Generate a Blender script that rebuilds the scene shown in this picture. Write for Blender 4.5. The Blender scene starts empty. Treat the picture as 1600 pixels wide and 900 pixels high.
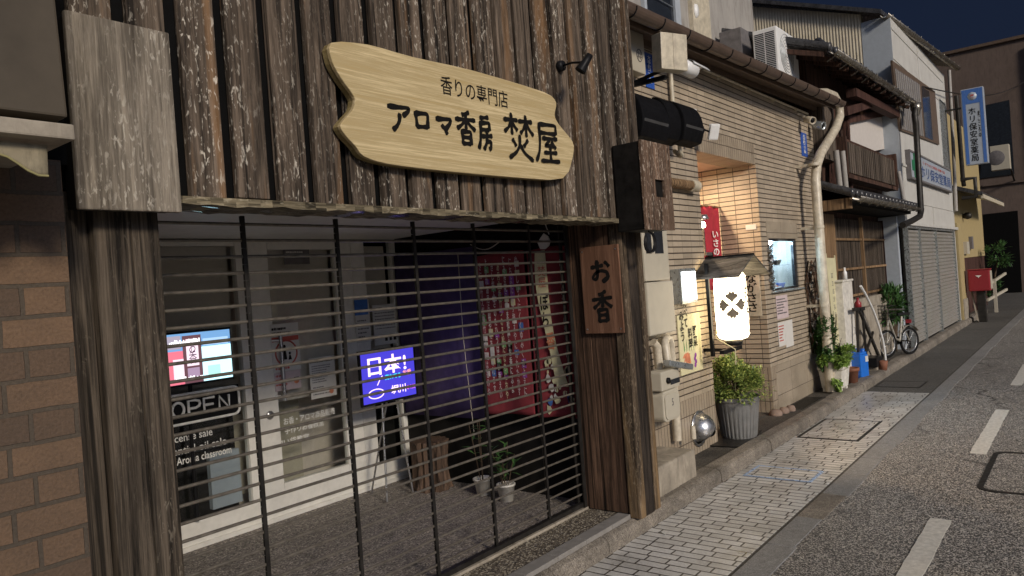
import bpy, bmesh, math, random
from mathutils import Vector, Matrix
random.seed(7)
sc = bpy.context.scene
COL = sc.collection
R = math.radians

# ------------------------------------------------------------------ camera
CAM = Vector((0, 0, 1.75))
FPX = 1150.0
def cam_axes(vp=(1712, 380), roll=.075):
    s = Vector((vp[0]-800, vp[1]-450, FPX)).normalized()
    k = -(roll*s.x + s.y)/s.z
    up = -Vector((roll, 1, k)).normalized()
    return s, up.cross(s), up
AX, AY, AZ = cam_axes()                       # world axes in camera space (x right, y down, z forward)
cd = bpy.data.cameras.new('camera'); cam = bpy.data.objects.new('camera', cd); COL.objects.link(cam)
cd.sensor_width = 36; cd.sensor_fit = 'HORIZONTAL'; cd.lens = 36*FPX/1600; cd.clip_start = .05; cd.clip_end = 800
cam.matrix_world = Matrix(((AX.x, -AX.y, -AX.z, CAM.x), (AY.x, -AY.y, -AY.z, CAM.y), (AZ.x, -AZ.y, -AZ.z, CAM.z), (0, 0, 0, 1)))
sc.camera = cam

# ------------------------------------------------------------------ light
SUN_EL, SUN_AZ = 23.5, -23.0                   # low light from the street side, a little from the left
w = bpy.data.worlds.new('World'); sc.world = w; w.use_nodes = True
wn = w.node_tree
bg = wn.nodes['Background']
sky = wn.nodes.new('ShaderNodeTexSky'); sky.sky_type = 'NISHITA'; sky.sun_disc = False; sky.dust_density = 10; sky.air_density = .2; sky.ozone_density = 8
sky.sun_elevation = R(SUN_EL); sky.sun_rotation = R(180-SUN_AZ)
wn.links.new(sky.outputs[0], bg.inputs[0]); bg.inputs[1].default_value = .032
sd = bpy.data.lights.new('sun', 'SUN'); sd.energy = 2.2; sd.angle = R(9); sd.color = (1, .87, .70)
sun = bpy.data.objects.new('sun', sd); COL.objects.link(sun)
tv = Vector((-math.sin(R(SUN_AZ))*math.cos(R(SUN_EL)), math.cos(R(SUN_AZ))*math.cos(R(SUN_EL)), -math.sin(R(SUN_EL))))
sun.rotation_euler = tv.to_track_quat('-Z', 'Y').to_euler(); sun.location = (3, -6, 8)
vs = sc.view_settings
vs.view_transform = 'Standard'; vs.look = 'None'; vs.gamma = 1; vs.exposure = .12; vs.use_curve_mapping = False

# ------------------------------------------------------------------ measuring: a pixel of the 1600x900 photograph on a known plane
def ray(px, py):
    v = Vector((px-800, py-450, FPX)); v.normalize()
    return Vector((AX.dot(v), AY.dot(v), AZ.dot(v)))
def PY(px, py, y):
    r = ray(px, py); return CAM + r*((y-CAM.y)/r.y)
def PX(px, py, x):
    r = ray(px, py); return CAM + r*((x-CAM.x)/r.x)
def PZ(px, py, z):
    r = ray(px, py); return CAM + r*((z-CAM.z)/r.z)
def RY(l, t, r, b, y):                        # rectangle on a plane parallel to the facade: (x0, x1, z0, z1)
    m = (l+r)/2; n = (t+b)/2
    return PY(l, n, y).x, PY(r, n, y).x, PY(m, b, y).z, PY(m, t, y).z

# ------------------------------------------------------------------ mesh builder
class MB:
    def __init__(s): s.v = []; s.f = []; s.sm = []
    def add(s, vs_, fs, smooth=False):
        o = len(s.v); s.v += [tuple(p) for p in vs_]
        for f in fs: s.f.append([i+o for i in f]); s.sm.append(smooth)
        return s
    def box(s, x0, x1, y0, y1, z0, z1, M=None):
        v = [Vector((x, y, z)) for x in (x0, x1) for y in (y0, y1) for z in (z0, z1)]
        if M: v = [M @ p for p in v]
        return s.add(v, [(0, 1, 3, 2), (4, 6, 7, 5), (0, 4, 5, 1), (2, 3, 7, 6), (0, 2, 6, 4), (1, 5, 7, 3)])
    def tube(s, pts, r, n=10, caps=True, smooth=True):
        pts = [Vector(p) for p in pts]; rs = r if isinstance(r, (list, tuple)) else [r]*len(pts)
        rings = []; a = None
        for i, p in enumerate(pts):
            d = (pts[min(i+1, len(pts)-1)] - pts[max(i-1, 0)]).normalized()
            if a is None:
                a = d.orthogonal().normalized()
            a = (a - d*a.dot(d)).normalized(); b = d.cross(a)
            rings.append([p + (a*math.cos(t) + b*math.sin(t))*rs[i] for t in [2*math.pi*k/n for k in range(n)]])
        v = [q for rg in rings for q in rg]; f = []
        for i in range(len(pts)-1):
            for k in range(n):
                f.append((i*n+k, i*n+(k+1) % n, (i+1)*n+(k+1) % n, (i+1)*n+k))
        s.add(v, f, smooth)
        if caps:
            s.add(rings[0], [tuple(reversed(range(n)))]); s.add(rings[-1], [tuple(range(n))])
        return s
    def bar(s, p, q, w_, h, up=(0, 0, 1)):
        p = Vector(p); q = Vector(q); d = (q-p).normalized(); u = Vector(up)
        if abs(d.dot(u)) > .95: u = Vector((0, 1, 0))
        a = d.cross(u).normalized()*w_/2; b = a.cross(d).normalized()*h/2
        v = [p-a-b, p+a-b, p+a+b, p-a+b, q-a-b, q+a-b, q+a+b, q-a+b]
        return s.add(v, [(0, 1, 2, 3), (7, 6, 5, 4), (0, 4, 5, 1), (1, 5, 6, 2), (2, 6, 7, 3), (3, 7, 4, 0)])
    def lathe(s, c, prof, n=24, axis='z', M=None, smooth=True, a0=0, a1=2*math.pi):
        c = Vector(c); v = []; full = abs(a1-a0-2*math.pi) < 1e-6; m = n if full else n+1
        for r, h in prof:
            for k in range(m):
                t = a0+(a1-a0)*k/n
                p = Vector((r*math.cos(t), r*math.sin(t), h))
                if axis == 'y': p = Vector((p.x, p.z, p.y))
                if axis == 'x': p = Vector((p.z, p.x, p.y))
                if M: p = M @ p
                v.append(c+p)
        f = []
        for i in range(len(prof)-1):
            for k in range(n):
                k2 = (k+1) % m
                f.append((i*m+k, i*m+k2, (i+1)*m+k2, (i+1)*m+k))
        return s.add(v, f, smooth)
    def prism(s, poly, d):
        poly = [Vector(p) for p in poly]; d = Vector(d); n = len(poly)
        return s.add(poly+[p+d for p in poly], [tuple(range(n)), tuple(reversed(range(n, 2*n)))] + [(i, i+n, (i+1) % n+n, (i+1) % n) for i in range(n)])
    def grid(s, fn, nu, nv, smooth=True):
        v = [fn(i/nu, j/nv) for j in range(nv+1) for i in range(nu+1)]
        return s.add(v, [(j*(nu+1)+i, j*(nu+1)+i+1, (j+1)*(nu+1)+i+1, (j+1)*(nu+1)+i) for j in range(nv) for i in range(nu)], smooth)
    def build(s, name, m, parent=None, bevel=0, fix=True, solid=0):
        me = bpy.data.meshes.new(name)
        off = Vector(parent.matrix_world.translation) if parent and parent.parent is None else None
        base = getattr_base(parent)
        me.from_pydata([Vector(p)-base for p in s.v], [], s.f)
        for p, k in zip(me.polygons, s.sm): p.use_smooth = k
        bm = bmesh.new(); bm.from_mesh(me)
        if fix: bmesh.ops.recalc_face_normals(bm, faces=bm.faces)
        if bevel:
            ed = [e for e in bm.edges if len(e.link_faces) == 2 and e.calc_face_angle(0) > .6]
            bmesh.ops.bevel(bm, geom=ed, offset=bevel, segments=2, affect='EDGES', profile=.6)
        bm.to_mesh(me); bm.free()
        if m is not None: me.materials.append(m)
        o = bpy.data.objects.new(name, me); COL.objects.link(o)
        if parent: o.parent = parent
        if solid:
            md = o.modifiers.new('solid', 'SOLIDIFY'); md.thickness = solid; md.offset = 0
        return o
BASE = {}
def getattr_base(p):
    b = Vector((0, 0, 0))
    while p is not None:
        b = b + Vector(p.location); p = p.parent
    return b
def thing(name, label, cat, loc=(0, 0, 0), group=None):
    o = bpy.data.objects.new(name, None); COL.objects.link(o); o.location = loc
    o.empty_display_size = .1
    o['label'] = label; o['category'] = cat
    if group: o['group'] = group
    return o
def tag(o, label, cat, group=None):
    o['label'] = label; o['category'] = cat
    if group: o['group'] = group
    return o
def struct(name, mb, m, **k):
    o = mb.build(name, m, **k); o['kind'] = 'structure'; return o
def dup(root, loc, label, group=None):
    r = root.copy(); COL.objects.link(r); r.location = loc; r['label'] = label
    if group: r['group'] = group
    for ch in list(root.children):
        c = ch.copy(); COL.objects.link(c); c.parent = r
        for g in ch.children:
            d = g.copy(); COL.objects.link(d); d.parent = c
    return r
def rect_text(txt, m, parent, o, u, v, w_, h, name='lettering', extrude=.0015, bold=0, align='FIT', spacing=1.0, line=1.0):
    """lettering fitted into a rectangle: corner o (bottom left), unit right u, unit up v"""
    cu = bpy.data.curves.new('t', 'FONT'); cu.body = txt; cu.extrude = 0; cu.size = 1; cu.offset = bold
    cu.space_character = spacing; cu.space_line = line; cu.align_x = 'CENTER'; cu.resolution_u = 3
    to = bpy.data.objects.new('t', cu); COL.objects.link(to)
    dg = bpy.context.evaluated_depsgraph_get(); dg.update()
    me = bpy.data.meshes.new_from_object(to.evaluated_get(dg))
    bpy.data.objects.remove(to); bpy.data.curves.remove(cu)
    if not me.vertices: return None
    xs = [p.co.x for p in me.vertices]; ys = [p.co.y for p in me.vertices]
    x0, x1, y0, y1 = min(xs), max(xs), min(ys), max(ys)
    sx = w_/(x1-x0); sy = h/(y1-y0)
    if align == 'KEEP':
        k = min(sx, sy); sx2 = sy2 = k
    else: sx2, sy2 = sx, sy
    ox = (w_-(x1-x0)*sx2)/2; oy = (h-(y1-y0)*sy2)/2
    u = Vector(u); v = Vector(v); o = Vector(o); n = u.cross(v)
    base = getattr_base(parent)
    for p in me.vertices:
        p.co = o + u*(ox+(p.co.x-x0)*sx2) + v*(oy+(p.co.y-y0)*sy2) + n*extrude - base
    me.name = name; me.materials.clear(); me.materials.append(m)
    ob = bpy.data.objects.new(name, me); COL.objects.link(ob)
    if parent: ob.parent = parent
    return ob
STROKE = {
 'ア': [[(12,22),(50,20),(86,16),(82,28),(60,46)], [(50,42),(48,62),(38,80),(22,94)]],
 'ロ': [[(16,22),(20,50),(22,82)], [(16,24),(50,20),(84,18),(82,50),(78,80)], [(22,78),(50,76),(80,74)]],
 'マ': [[(8,26),(50,22),(88,18),(76,40),(52,64)], [(36,50),(50,64),(62,84)]],
 '香': [[(64,6),(50,12),(34,16)], [(10,30),(50,27),(92,25)], [(51,12),(51,34),(50,54)], [(48,29),(34,43),(12,56)], [(53,29),(68,42),(90,54)], [(32,60),(33,78),(34,97)], [(32,61),(52,60),(69,59),(68,78),(67,96)], [(34,77),(50,76),(66,76)], [(34,94),(50,93),(66,93)]],
 '房': [[(28,10),(50,8),(78,5)], [(28,24),(50,22),(80,20),(79,30),(78,42)], [(28,42),(50,41),(78,40)], [(27,22),(26,50),(20,76),(8,97)], [(58,44),(60,49),(63,54)], [(34,60),(60,58),(94,55)], [(60,58),(56,78),(38,97)], [(58,73),(70,72),(84,71),(80,90),(68,94)]],
 '焚': [[(6,18),(28,16),(48,15)], [(28,4),(28,28),(28,48)], [(27,20),(18,34),(4,44)], [(30,22),(38,30),(46,38)], [(52,16),(74,14),(96,13)], [(74,3),(74,28),(74,48)], [(73,20),(64,34),(54,42)], [(76,20),(86,32),(98,42)], [(28,58),(34,64),(38,72)], [(76,55),(70,62),(62,70)], [(51,48),(50,68),(38,84),(14,98)], [(52,68),(64,84),(92,98)]],
 '屋': [[(22,10),(54,8),(88,6),(88,18),(87,28)], [(24,29),(54,28),(87,27)], [(22,10),(23,46),(18,74),(4,97)], [(34,41),(62,40),(92,38)], [(60,41),(52,50),(40,58),(58,57),(80,55)], [(68,47),(76,54),(84,62)], [(38,74),(62,73),(88,71)], [(61,60),(61,76),(61,92)], [(24,94),(60,93),(97,91)]],
 'お': [[(14,32),(40,30),(64,26)], [(38,8),(39,40),(38,68),(30,84),(16,76),(26,58),(52,46),(78,54),(82,76),(56,94)], [(72,14),(80,22),(88,34)]],
}
def brush(chars, m, parent, cells, u, v, width, name='brush_lettering'):
    """brush strokes laid on a plane: cells = list of (origin top left, cell width, cell height)"""
    u = Vector(u); v = Vector(v); n = u.cross(v); mb = MB(); lay = 0
    for ch, (o, cw, chh) in zip(chars, cells):
        o = Vector(o)
        for st in STROKE[ch]:
            lay += 1
            # densify
            pts = []
            for a, b in zip(st[:-1], st[1:]):
                for k in range(5):
                    t = k/5; pts.append((a[0]+(b[0]-a[0])*t, a[1]+(b[1]-a[1])*t))
            pts.append(st[-1])
            for _ in range(2):
                pts = [pts[0]] + [((pts[i-1][0]+2*pts[i][0]+pts[i+1][0])/4, (pts[i-1][1]+2*pts[i][1]+pts[i+1][1])/4) for i in range(1, len(pts)-1)] + [pts[-1]]
            P = [o + u*(x/100*cw) - v*(y/100*chh) + n*(.0012+lay*.00012) for x, y in pts]
            L = []; Rr = []
            N = len(P)
            for i, p in enumerate(P):
                d = (P[min(i+1, N-1)]-P[max(i-1, 0)]).normalized(); sdir = n.cross(d)
                t = i/(N-1); ww = width*(.62+.45*abs(2*t-1)**2.0)*(1 if 0 < i < N-1 else .55)*(.92+.16*random.random())
                L.append(p+sdir*ww/2); Rr.append(p-sdir*ww/2)
            L[0] -= (P[1]-P[0]).normalized()*width*.2; Rr[0] -= (P[1]-P[0]).normalized()*width*.25
            mb.add(L+Rr, [(i, i+1, N+i+1, N+i) for i in range(N-1)])
    return mb.build(name, m, parent, fix=False)

# ------------------------------------------------------------------ materials
def newmat(name):
    m = bpy.data.materials.new(name); m.use_nodes = True
    return m, m.node_tree, m.node_tree.nodes['Principled BSDF']
def nd(nt, t, **k):
    n = nt.nodes.new(t)
    for a, b in k.items(): setattr(n, a, b)
    return n
def ramp(nt, fac, stops):
    r = nd(nt, 'ShaderNodeValToRGB'); e = r.color_ramp.elements
    while len(e) < len(stops): e.new(.5)
    for el, (p, c) in zip(e, stops):
        el.position = p; el.color = (c, c, c, 1) if isinstance(c, (int, float)) else (*c, 1)
    nt.links.new(fac, r.inputs[0]); return r.outputs[0]
def mix(nt, f, a, b, mode='MIX'):
    n = nd(nt, 'ShaderNodeMix', data_type='RGBA', blend_type=mode)
    for s, val in ((0, f), (6, a), (7, b)):
        if hasattr(val, 'is_linked'): nt.links.new(val, n.inputs[s])
        else: n.inputs[s].default_value = val if not isinstance(val, tuple) else (*val, 1)
    return n.outputs[2]
def math_(nt, op, a, b=None):
    n = nd(nt, 'ShaderNodeMath', operation=op)
    for i, val in enumerate((a, b)):
        if val is None: continue
        if hasattr(val, 'is_linked'): nt.links.new(val, n.inputs[i])
        else: n.inputs[i].default_value = val
    return n.outputs[0]
def coord(nt, scale=(1, 1, 1), isl=0, obj=False):
    if obj: src = nd(nt, 'ShaderNodeTexCoord').outputs['Object']
    else: src = nd(nt, 'ShaderNodeNewGeometry').outputs['Position']
    if isl:
        g = nd(nt, 'ShaderNodeNewGeometry')
        k = math_(nt, 'MULTIPLY', g.outputs['Random Per Island'], isl)
        a = nd(nt, 'ShaderNodeVectorMath', operation='ADD'); nt.links.new(src, a.inputs[0])
        cmb = nd(nt, 'ShaderNodeCombineXYZ')
        for i in range(3): nt.links.new(k, cmb.inputs[i])
        nt.links.new(cmb.outputs[0], a.inputs[1]); src = a.outputs[0]
    mp = nd(nt, 'ShaderNodeMapping'); mp.inputs['Scale'].default_value = scale
    nt.links.new(src, mp.inputs[0]); return mp.outputs[0]
def noise(nt, vec, scale=5, detail=6, rough=.6, dist=0):
    n = nd(nt, 'ShaderNodeTexNoise'); n.inputs['Scale'].default_value = scale; n.inputs['Detail'].default_value = detail
    n.inputs['Roughness'].default_value = rough; n.inputs['Distortion'].default_value = dist
    nt.links.new(vec, n.inputs['Vector']); return n.outputs[0]
def bump(nt, p, h, strength=.5, dist=.005):
    b = nd(nt, 'ShaderNodeBump'); b.inputs['Strength'].default_value = strength; b.inputs['Distance'].default_value = dist
    nt.links.new(h, b.inputs['Height']); nt.links.new(b.outputs[0], p.inputs['Normal'])
def plain(name, c, rough=.6, metal=0, var=.25, scale=14, bmp=.08, coat=0, dirt=None):
    m, nt, p = newmat(name)
    v = coord(nt); f = noise(nt, v, scale, 6, .65)
    lo = tuple(x*(1-var) for x in c); hi = tuple(min(1, x*(1+var)) for x in c)
    col = ramp(nt, f, [(.3, lo), (.7, hi)])
    if dirt:
        d = noise(nt, coord(nt, (3, 3, .7)), 4, 8, .75, .6)
        col = mix(nt, ramp(nt, d, [(.48, 0), (.72, dirt[1])]), col, dirt[0])
    nt.links.new(col, p.inputs['Base Color'])
    nt.links.new(ramp(nt, noise(nt, v, scale*2, 4), [(.3, max(.02, rough-.1)), (.7, min(1, rough+.12))]), p.inputs['Roughness'])
    p.inputs['Metallic'].default_value = metal
    if bmp: bump(nt, p, noise(nt, v, scale*5, 6), bmp, .004)
    if rough >= .55: p.inputs['Specular IOR Level'].default_value = .22
    if max(c) < .02: p.inputs['Specular IOR Level'].default_value = .12
    if coat: p.inputs['Coat Weight'].default_value = coat
    return m
def wood(name, dark, light, fleck=None, axis='z', grain=9, rough=.75, isl=7, fl=.6, warm=None, flp=.55):
    m, nt, p = newmat(name)
    st = {'z': (grain, grain, .55), 'x': (.55, grain, grain), 'y': (grain, .55, grain)}[axis]
    v = coord(nt, st, isl)
    g = noise(nt, v, 1.6, 9, .7, 1.2); g2 = noise(nt, v, 7, 6, .75, .4)
    f = math_(nt, 'ADD', math_(nt, 'MULTIPLY', g, .6), math_(nt, 'MULTIPLY', g2, .4))
    mid = tuple((a+b)/2*.8 for a, b in zip(dark, light))
    crack = ramp(nt, noise(nt, coord(nt, {'z': (26, 26, .35), 'x': (.35, 26, 26), 'y': (26, .35, 26)}[axis], isl*1.3), 1.5, 4, .6, .6), [(.36, .18), (.47, 1)])
    col = ramp(nt, f, [(.39, dark), (.49, mid), (.60, light)])
    if name not in ('pale_sign_wood', 'sign_edge_wood', 'grey_weathered_board', 'red_brown_plaque_wood'): col = mix(nt, 1.0, col, crack, 'MULTIPLY')
    if warm:
        gw = noise(nt, coord(nt, {'z': (7, 7, .5), 'x': (.5, 7, 7), 'y': (7, .5, 7)}[axis], isl*1.7), 1, 4, .6, .5)
        col = mix(nt, ramp(nt, gw, [(.56, 0), (.74, .75)]), col, warm)
    if fleck:
        s2 = {'z': (75, 75, 24), 'x': (24, 75, 75), 'y': (75, 24, 75)}[axis]
        fk = noise(nt, coord(nt, s2, isl*2), 1.0, 4, .6, .8)
        big = noise(nt, coord(nt, {'z': (6, 6, 1.6), 'x': (1.6, 6, 6), 'y': (6, 1.6, 6)}[axis], isl*3), 1, 3, .6)
        fk2 = math_(nt, 'MULTIPLY', ramp(nt, fk, [(flp, 0), (flp+.09, 1)]), ramp(nt, big, [(.4, .05), (.62, 1)]))
        col = mix(nt, math_(nt, 'MULTIPLY', fk2, fl), col, fleck)
    gi = nd(nt, 'ShaderNodeNewGeometry').outputs['Random Per Island']
    col = mix(nt, 1.0, col, ramp(nt, gi, [(0, .72), (1, 1.2)]), 'MULTIPLY')
    nt.links.new(col, p.inputs['Base Color']); p.inputs['Roughness'].default_value = rough; p.inputs['Specular IOR Level'].default_value = .2
    bump(nt, p, f, .7, .008)
    return m
def brick(name, bw, bh, mo, c1, c2, cm, offset=.5, uv='facade', rough=.7, bm_=.6, var=.35, dirt=None, depth=.006, swap=False, squash=1.0, sqf=2, bias=0, fine=60):
    m, nt, p = newmat(name)
    g = nd(nt, 'ShaderNodeNewGeometry'); s = nd(nt, 'ShaderNodeSeparateXYZ'); nt.links.new(g.outputs['Position'], s.inputs[0])
    if uv == 'facade':
        sn = nd(nt, 'ShaderNodeSeparateXYZ'); nt.links.new(g.outputs['True Normal'], sn.inputs[0])
        k = math_(nt, 'GREATER_THAN', math_(nt, 'ABSOLUTE', sn.outputs[0]), .5)
        a = math_(nt, 'MULTIPLY', s.outputs[0], math_(nt, 'SUBTRACT', 1.0, k)); b = math_(nt, 'MULTIPLY', s.outputs[1], k)
        U = math_(nt, 'ADD', a, b); V = s.outputs[2]
    else: U, V = s.outputs[1], s.outputs[0]
    if swap: U, V = V, U
    c = nd(nt, 'ShaderNodeCombineXYZ'); nt.links.new(U, c.inputs[0]); nt.links.new(V, c.inputs[1])
    vec = c.outputs[0]
    wob = noise(nt, vec, 9, 3); 
    t = nd(nt, 'ShaderNodeTexBrick', offset=offset, squash=squash, squash_frequency=sqf)
    t.inputs['Scale'].default_value = 1; t.inputs['Mortar Size'].default_value = mo; t.inputs['Mortar Smooth'].default_value = .15
    t.inputs['Brick Width'].default_value = bw; t.inputs['Row Height'].default_value = bh; t.inputs['Bias'].default_value = bias
    t.inputs['Color1'].default_value = (*c1, 1); t.inputs['Color2'].default_value = (*c2, 1); t.inputs['Mortar'].default_value = (*cm, 1)
    if uv != 'tight':
        off = nd(nt, 'ShaderNodeVectorMath', operation='SCALE'); off.inputs['Scale'].default_value = .006 if uv == 'facade' else .0025
        nc = nd(nt, 'ShaderNodeTexNoise'); nc.inputs['Scale'].default_value = 12; nt.links.new(vec, nc.inputs['Vector'])
        nt.links.new(nc.outputs['Color'], off.inputs[0])
        ad = nd(nt, 'ShaderNodeVectorMath', operation='ADD'); nt.links.new(vec, ad.inputs[0]); nt.links.new(off.outputs[0], ad.inputs[1])
        nt.links.new(ad.outputs[0], t.inputs['Vector'])
    f1 = noise(nt, vec, fine, 5, .7); f2 = noise(nt, vec, 3, 6, .7, .5)
    col = mix(nt, 1.0, t.outputs[0], ramp(nt, f1, [(.3, 1-var), (.7, 1+var*.5)]), 'MULTIPLY')
    col = mix(nt, 1.0, col, ramp(nt, f2, [(.3, .78), (.7, 1.15)]), 'MULTIPLY')
    if dirt:
        col = mix(nt, ramp(nt, noise(nt, vec, 2.2, 8, .75, 1), [(.5, 0), (.75, dirt[1])]), col, dirt[0])
    nt.links.new(col, p.inputs['Base Color'])
    nt.links.new(ramp(nt, f2, [(.3, rough-.12), (.7, min(1, rough+.12))]), p.inputs['Roughness'])
    h = math_(nt, 'SUBTRACT', math_(nt, 'MULTIPLY', f1, .25), t.outputs['Fac'])
    bump(nt, p, h, bm_, depth)
    return m
def tiles(name, w_, h, c, cj, rough=.4):
    """stack-bonded glazed tiles: deep level joints, faint upright joints"""
    m, nt, p = newmat(name)
    g = nd(nt, 'ShaderNodeNewGeometry'); s = nd(nt, 'ShaderNodeSeparateXYZ'); nt.links.new(g.outputs['Position'], s.inputs[0])
    sn = nd(nt, 'ShaderNodeSeparateXYZ'); nt.links.new(g.outputs['True Normal'], sn.inputs[0])
    k = math_(nt, 'GREATER_THAN', math_(nt, 'ABSOLUTE', sn.outputs[0]), .5)
    U = math_(nt, 'ADD', math_(nt, 'MULTIPLY', s.outputs[0], math_(nt, 'SUBTRACT', 1.0, k)), math_(nt, 'MULTIPLY', s.outputs[1], k)); V = s.outputs[2]
    def joint(x, per, half):
        d = math_(nt, 'PINGPONG', x, per/2)
        r = nd(nt, 'ShaderNodeMapRange', interpolation_type='SMOOTHSTEP'); r.inputs[1].default_value = half*.55; r.inputs[2].default_value = half*1.25; r.inputs[3].default_value = 1; r.inputs[4].default_value = 0
        nt.links.new(d, r.inputs[0]); return r.outputs[0]
    jh = joint(V, h, .0052); jv = math_(nt, 'MULTIPLY', joint(U, w_, .0036), math_(nt, 'ADD', .45, math_(nt, 'MULTIPLY', k, .5)))
    j = math_(nt, 'MAXIMUM', jh, jv)
    cb = nd(nt, 'ShaderNodeCombineXYZ'); nt.links.new(math_(nt, 'ROUND', math_(nt, 'DIVIDE', math_(nt, 'SUBTRACT', U, w_/2), w_)), cb.inputs[0]); nt.links.new(math_(nt, 'ROUND', math_(nt, 'DIVIDE', math_(nt, 'SUBTRACT', V, h/2), h)), cb.inputs[1])
    wnz = nd(nt, 'ShaderNodeTexWhiteNoise', noise_dimensions='2D'); nt.links.new(cb.outputs[0], wnz.inputs['Vector'])
    col = ramp(nt, wnz.outputs['Value'], [(0, tuple(x*.84 for x in c)), (1, tuple(x*1.1 for x in c))])
    v = coord(nt); f1 = noise(nt, v, 70, 4, .7); f2 = noise(nt, coord(nt, (1.2, 1.2, .5)), 2, 7, .7, .6)
    col = mix(nt, 1.0, col, ramp(nt, f1, [(.3, .9), (.7, 1.06)]), 'MULTIPLY'); col = mix(nt, 1.0, col, ramp(nt, f2, [(.3, .8), (.68, 1.1)]), 'MULTIPLY')
    col = mix(nt, j, col, cj)
    nt.links.new(col, p.inputs['Base Color']); nt.links.new(ramp(nt, f2, [(.3, rough-.08), (.7, rough+.15)]), p.inputs['Roughness'])
    bump(nt, p, math_(nt, 'SUBTRACT', math_(nt, 'MULTIPLY', f1, .12), j), .8, .008)
    return m
def speckle(name, base, lightc, darkc, scale=110, rough=.75, amount=.5, bmp=.6, patch=.3, patch_scale=.8):
    m, nt, p = newmat(name)
    v = coord(nt)
    vo = nd(nt, 'ShaderNodeTexVoronoi'); vo.inputs['Scale'].default_value = scale; nt.links.new(v, vo.inputs['Vector'])
    sp = nd(nt, 'ShaderNodeSeparateColor'); nt.links.new(vo.outputs['Color'], sp.inputs[0])
    col = ramp(nt, sp.outputs[0], [(0, darkc), (.45, base), (1-amount*.55, base), (1-amount*.3, lightc)])
    pt = noise(nt, v, patch_scale, 7, .65, .6)
    col = mix(nt, 1.0, col, ramp(nt, pt, [(.3, 1-patch), (.7, 1+patch*.6)]), 'MULTIPLY')
    col = mix(nt, 1.0, col, ramp(nt, noise(nt, v, 22, 5, .7), [(.3, .75), (.7, 1.2)]), 'MULTIPLY')
    if name == 'asphalt_with_pale_stones':
        cr = nd(nt, 'ShaderNodeTexVoronoi', feature='DISTANCE_TO_EDGE'); cr.inputs['Scale'].default_value = .55
        wv = nd(nt, 'ShaderNodeVectorMath', operation='ADD'); sc2 = nd(nt, 'ShaderNodeVectorMath', operation='SCALE'); sc2.inputs['Scale'].default_value = .5
        nz = nd(nt, 'ShaderNodeTexNoise'); nz.inputs['Scale'].default_value = 2.5; nz.inputs['Detail'].default_value = 8; nt.links.new(v, nz.inputs['Vector'])
        nt.links.new(nz.outputs['Color'], sc2.inputs[0]); nt.links.new(v, wv.inputs[0]); nt.links.new(sc2.outputs[0], wv.inputs[1]); nt.links.new(wv.outputs[0], cr.inputs['Vector'])
        ck = math_(nt, 'MULTIPLY', ramp(nt, cr.outputs['Distance'], [(.004, 1), (.012, 0)]), ramp(nt, noise(nt, v, .5, 3), [(.5, 0), (.6, .8)]))
        col = mix(nt, ck, col, (.02, .02, .019))
        col = mix(nt, ramp(nt, noise(nt, coord(nt, (.5, 1.6, 1)), 1.1, 6, .7, 1), [(.56, 0), (.72, .55)]), col, (.035, .033, .03))
    nt.links.new(col, p.inputs['Base Color'])
    nt.links.new(ramp(nt, sp.outputs[1], [(0, rough-.2), (1, min(1, rough+.15))]), p.inputs['Roughness'])
    bump(nt, p, vo.outputs['Distance'], bmp, .004)
    return m
def emit(name, c, s, base=(.02, .02, .02), rough=.4):
    m, nt, p = newmat(name)
    p.inputs['Base Color'].default_value = (*base, 1); p.inputs['Roughness'].default_value = rough
    p.inputs['Emission Color'].default_value = (*c, 1); p.inputs['Emission Strength'].default_value = s
    return m
def glass(name, refl=.12, tint=(.9, .92, .92)):
    m = bpy.data.materials.new(name); m.use_nodes = True; nt = m.node_tree
    for n in list(nt.nodes): nt.nodes.remove(n)
    o = nd(nt, 'ShaderNodeOutputMaterial'); t = nd(nt, 'ShaderNodeBsdfTransparent'); t.inputs[0].default_value = (*tint, 1)
    g = nd(nt, 'ShaderNodeBsdfGlossy'); g.inputs['Roughness'].default_value = .032
    fr = nd(nt, 'ShaderNodeLayerWeight'); fr.inputs['Blend'].default_value = .5
    k = math_(nt, 'ADD', math_(nt, 'MULTIPLY', math_(nt, 'POWER', fr.outputs['Facing'], 5.0), .55), .02+refl*.3)
    x = nd(nt, 'ShaderNodeMixShader'); nt.links.new(k, x.inputs[0]); nt.links.new(t.outputs[0], x.inputs[1]); nt.links.new(g.outputs[0], x.inputs[2])
    nt.links.new(x.outputs[0], o.inputs[0]); return m
def leafmat(name, lo, hi, rough=.45):
    m, nt, p = newmat(name)
    g = nd(nt, 'ShaderNodeNewGeometry')
    nt.links.new(ramp(nt, g.outputs['Random Per Island'], [(0, lo), (1, hi)]), p.inputs['Base Color'])
    p.inputs['Roughness'].default_value = rough
    return m
def ribbed(name, c, period, axis='z', rough=.45, metal=.3, depth=.012, dirt=None, var=.15, sharp=False):
    m, nt, p = newmat(name)
    s = nd(nt, 'ShaderNodeSeparateXYZ'); nt.links.new(nd(nt, 'ShaderNodeNewGeometry').outputs['Position'], s.inputs[0])
    a = s.outputs[{'x': 0, 'y': 1, 'z': 2}[axis]]
    h = math_(nt, 'SINE', math_(nt, 'MULTIPLY', a, 2*math.pi/period))
    f = noise(nt, coord(nt, (1, 1, 1)), 6, 7, .7)
    col = ramp(nt, f, [(.3, tuple(x*(1-var) for x in c)), (.7, tuple(min(1, x*(1+var)) for x in c))])
    if dirt: col = mix(nt, ramp(nt, noise(nt, coord(nt, (2, 2, .6)), 2.5, 8, .75, .8), [(.5, 0), (.75, dirt[1])]), col, dirt[0])
    nt.links.new(col, p.inputs['Base Color']); p.inputs['Roughness'].default_value = rough; p.inputs['Metallic'].default_value = metal
    bump(nt, p, h, .9, depth)
    return m

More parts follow.
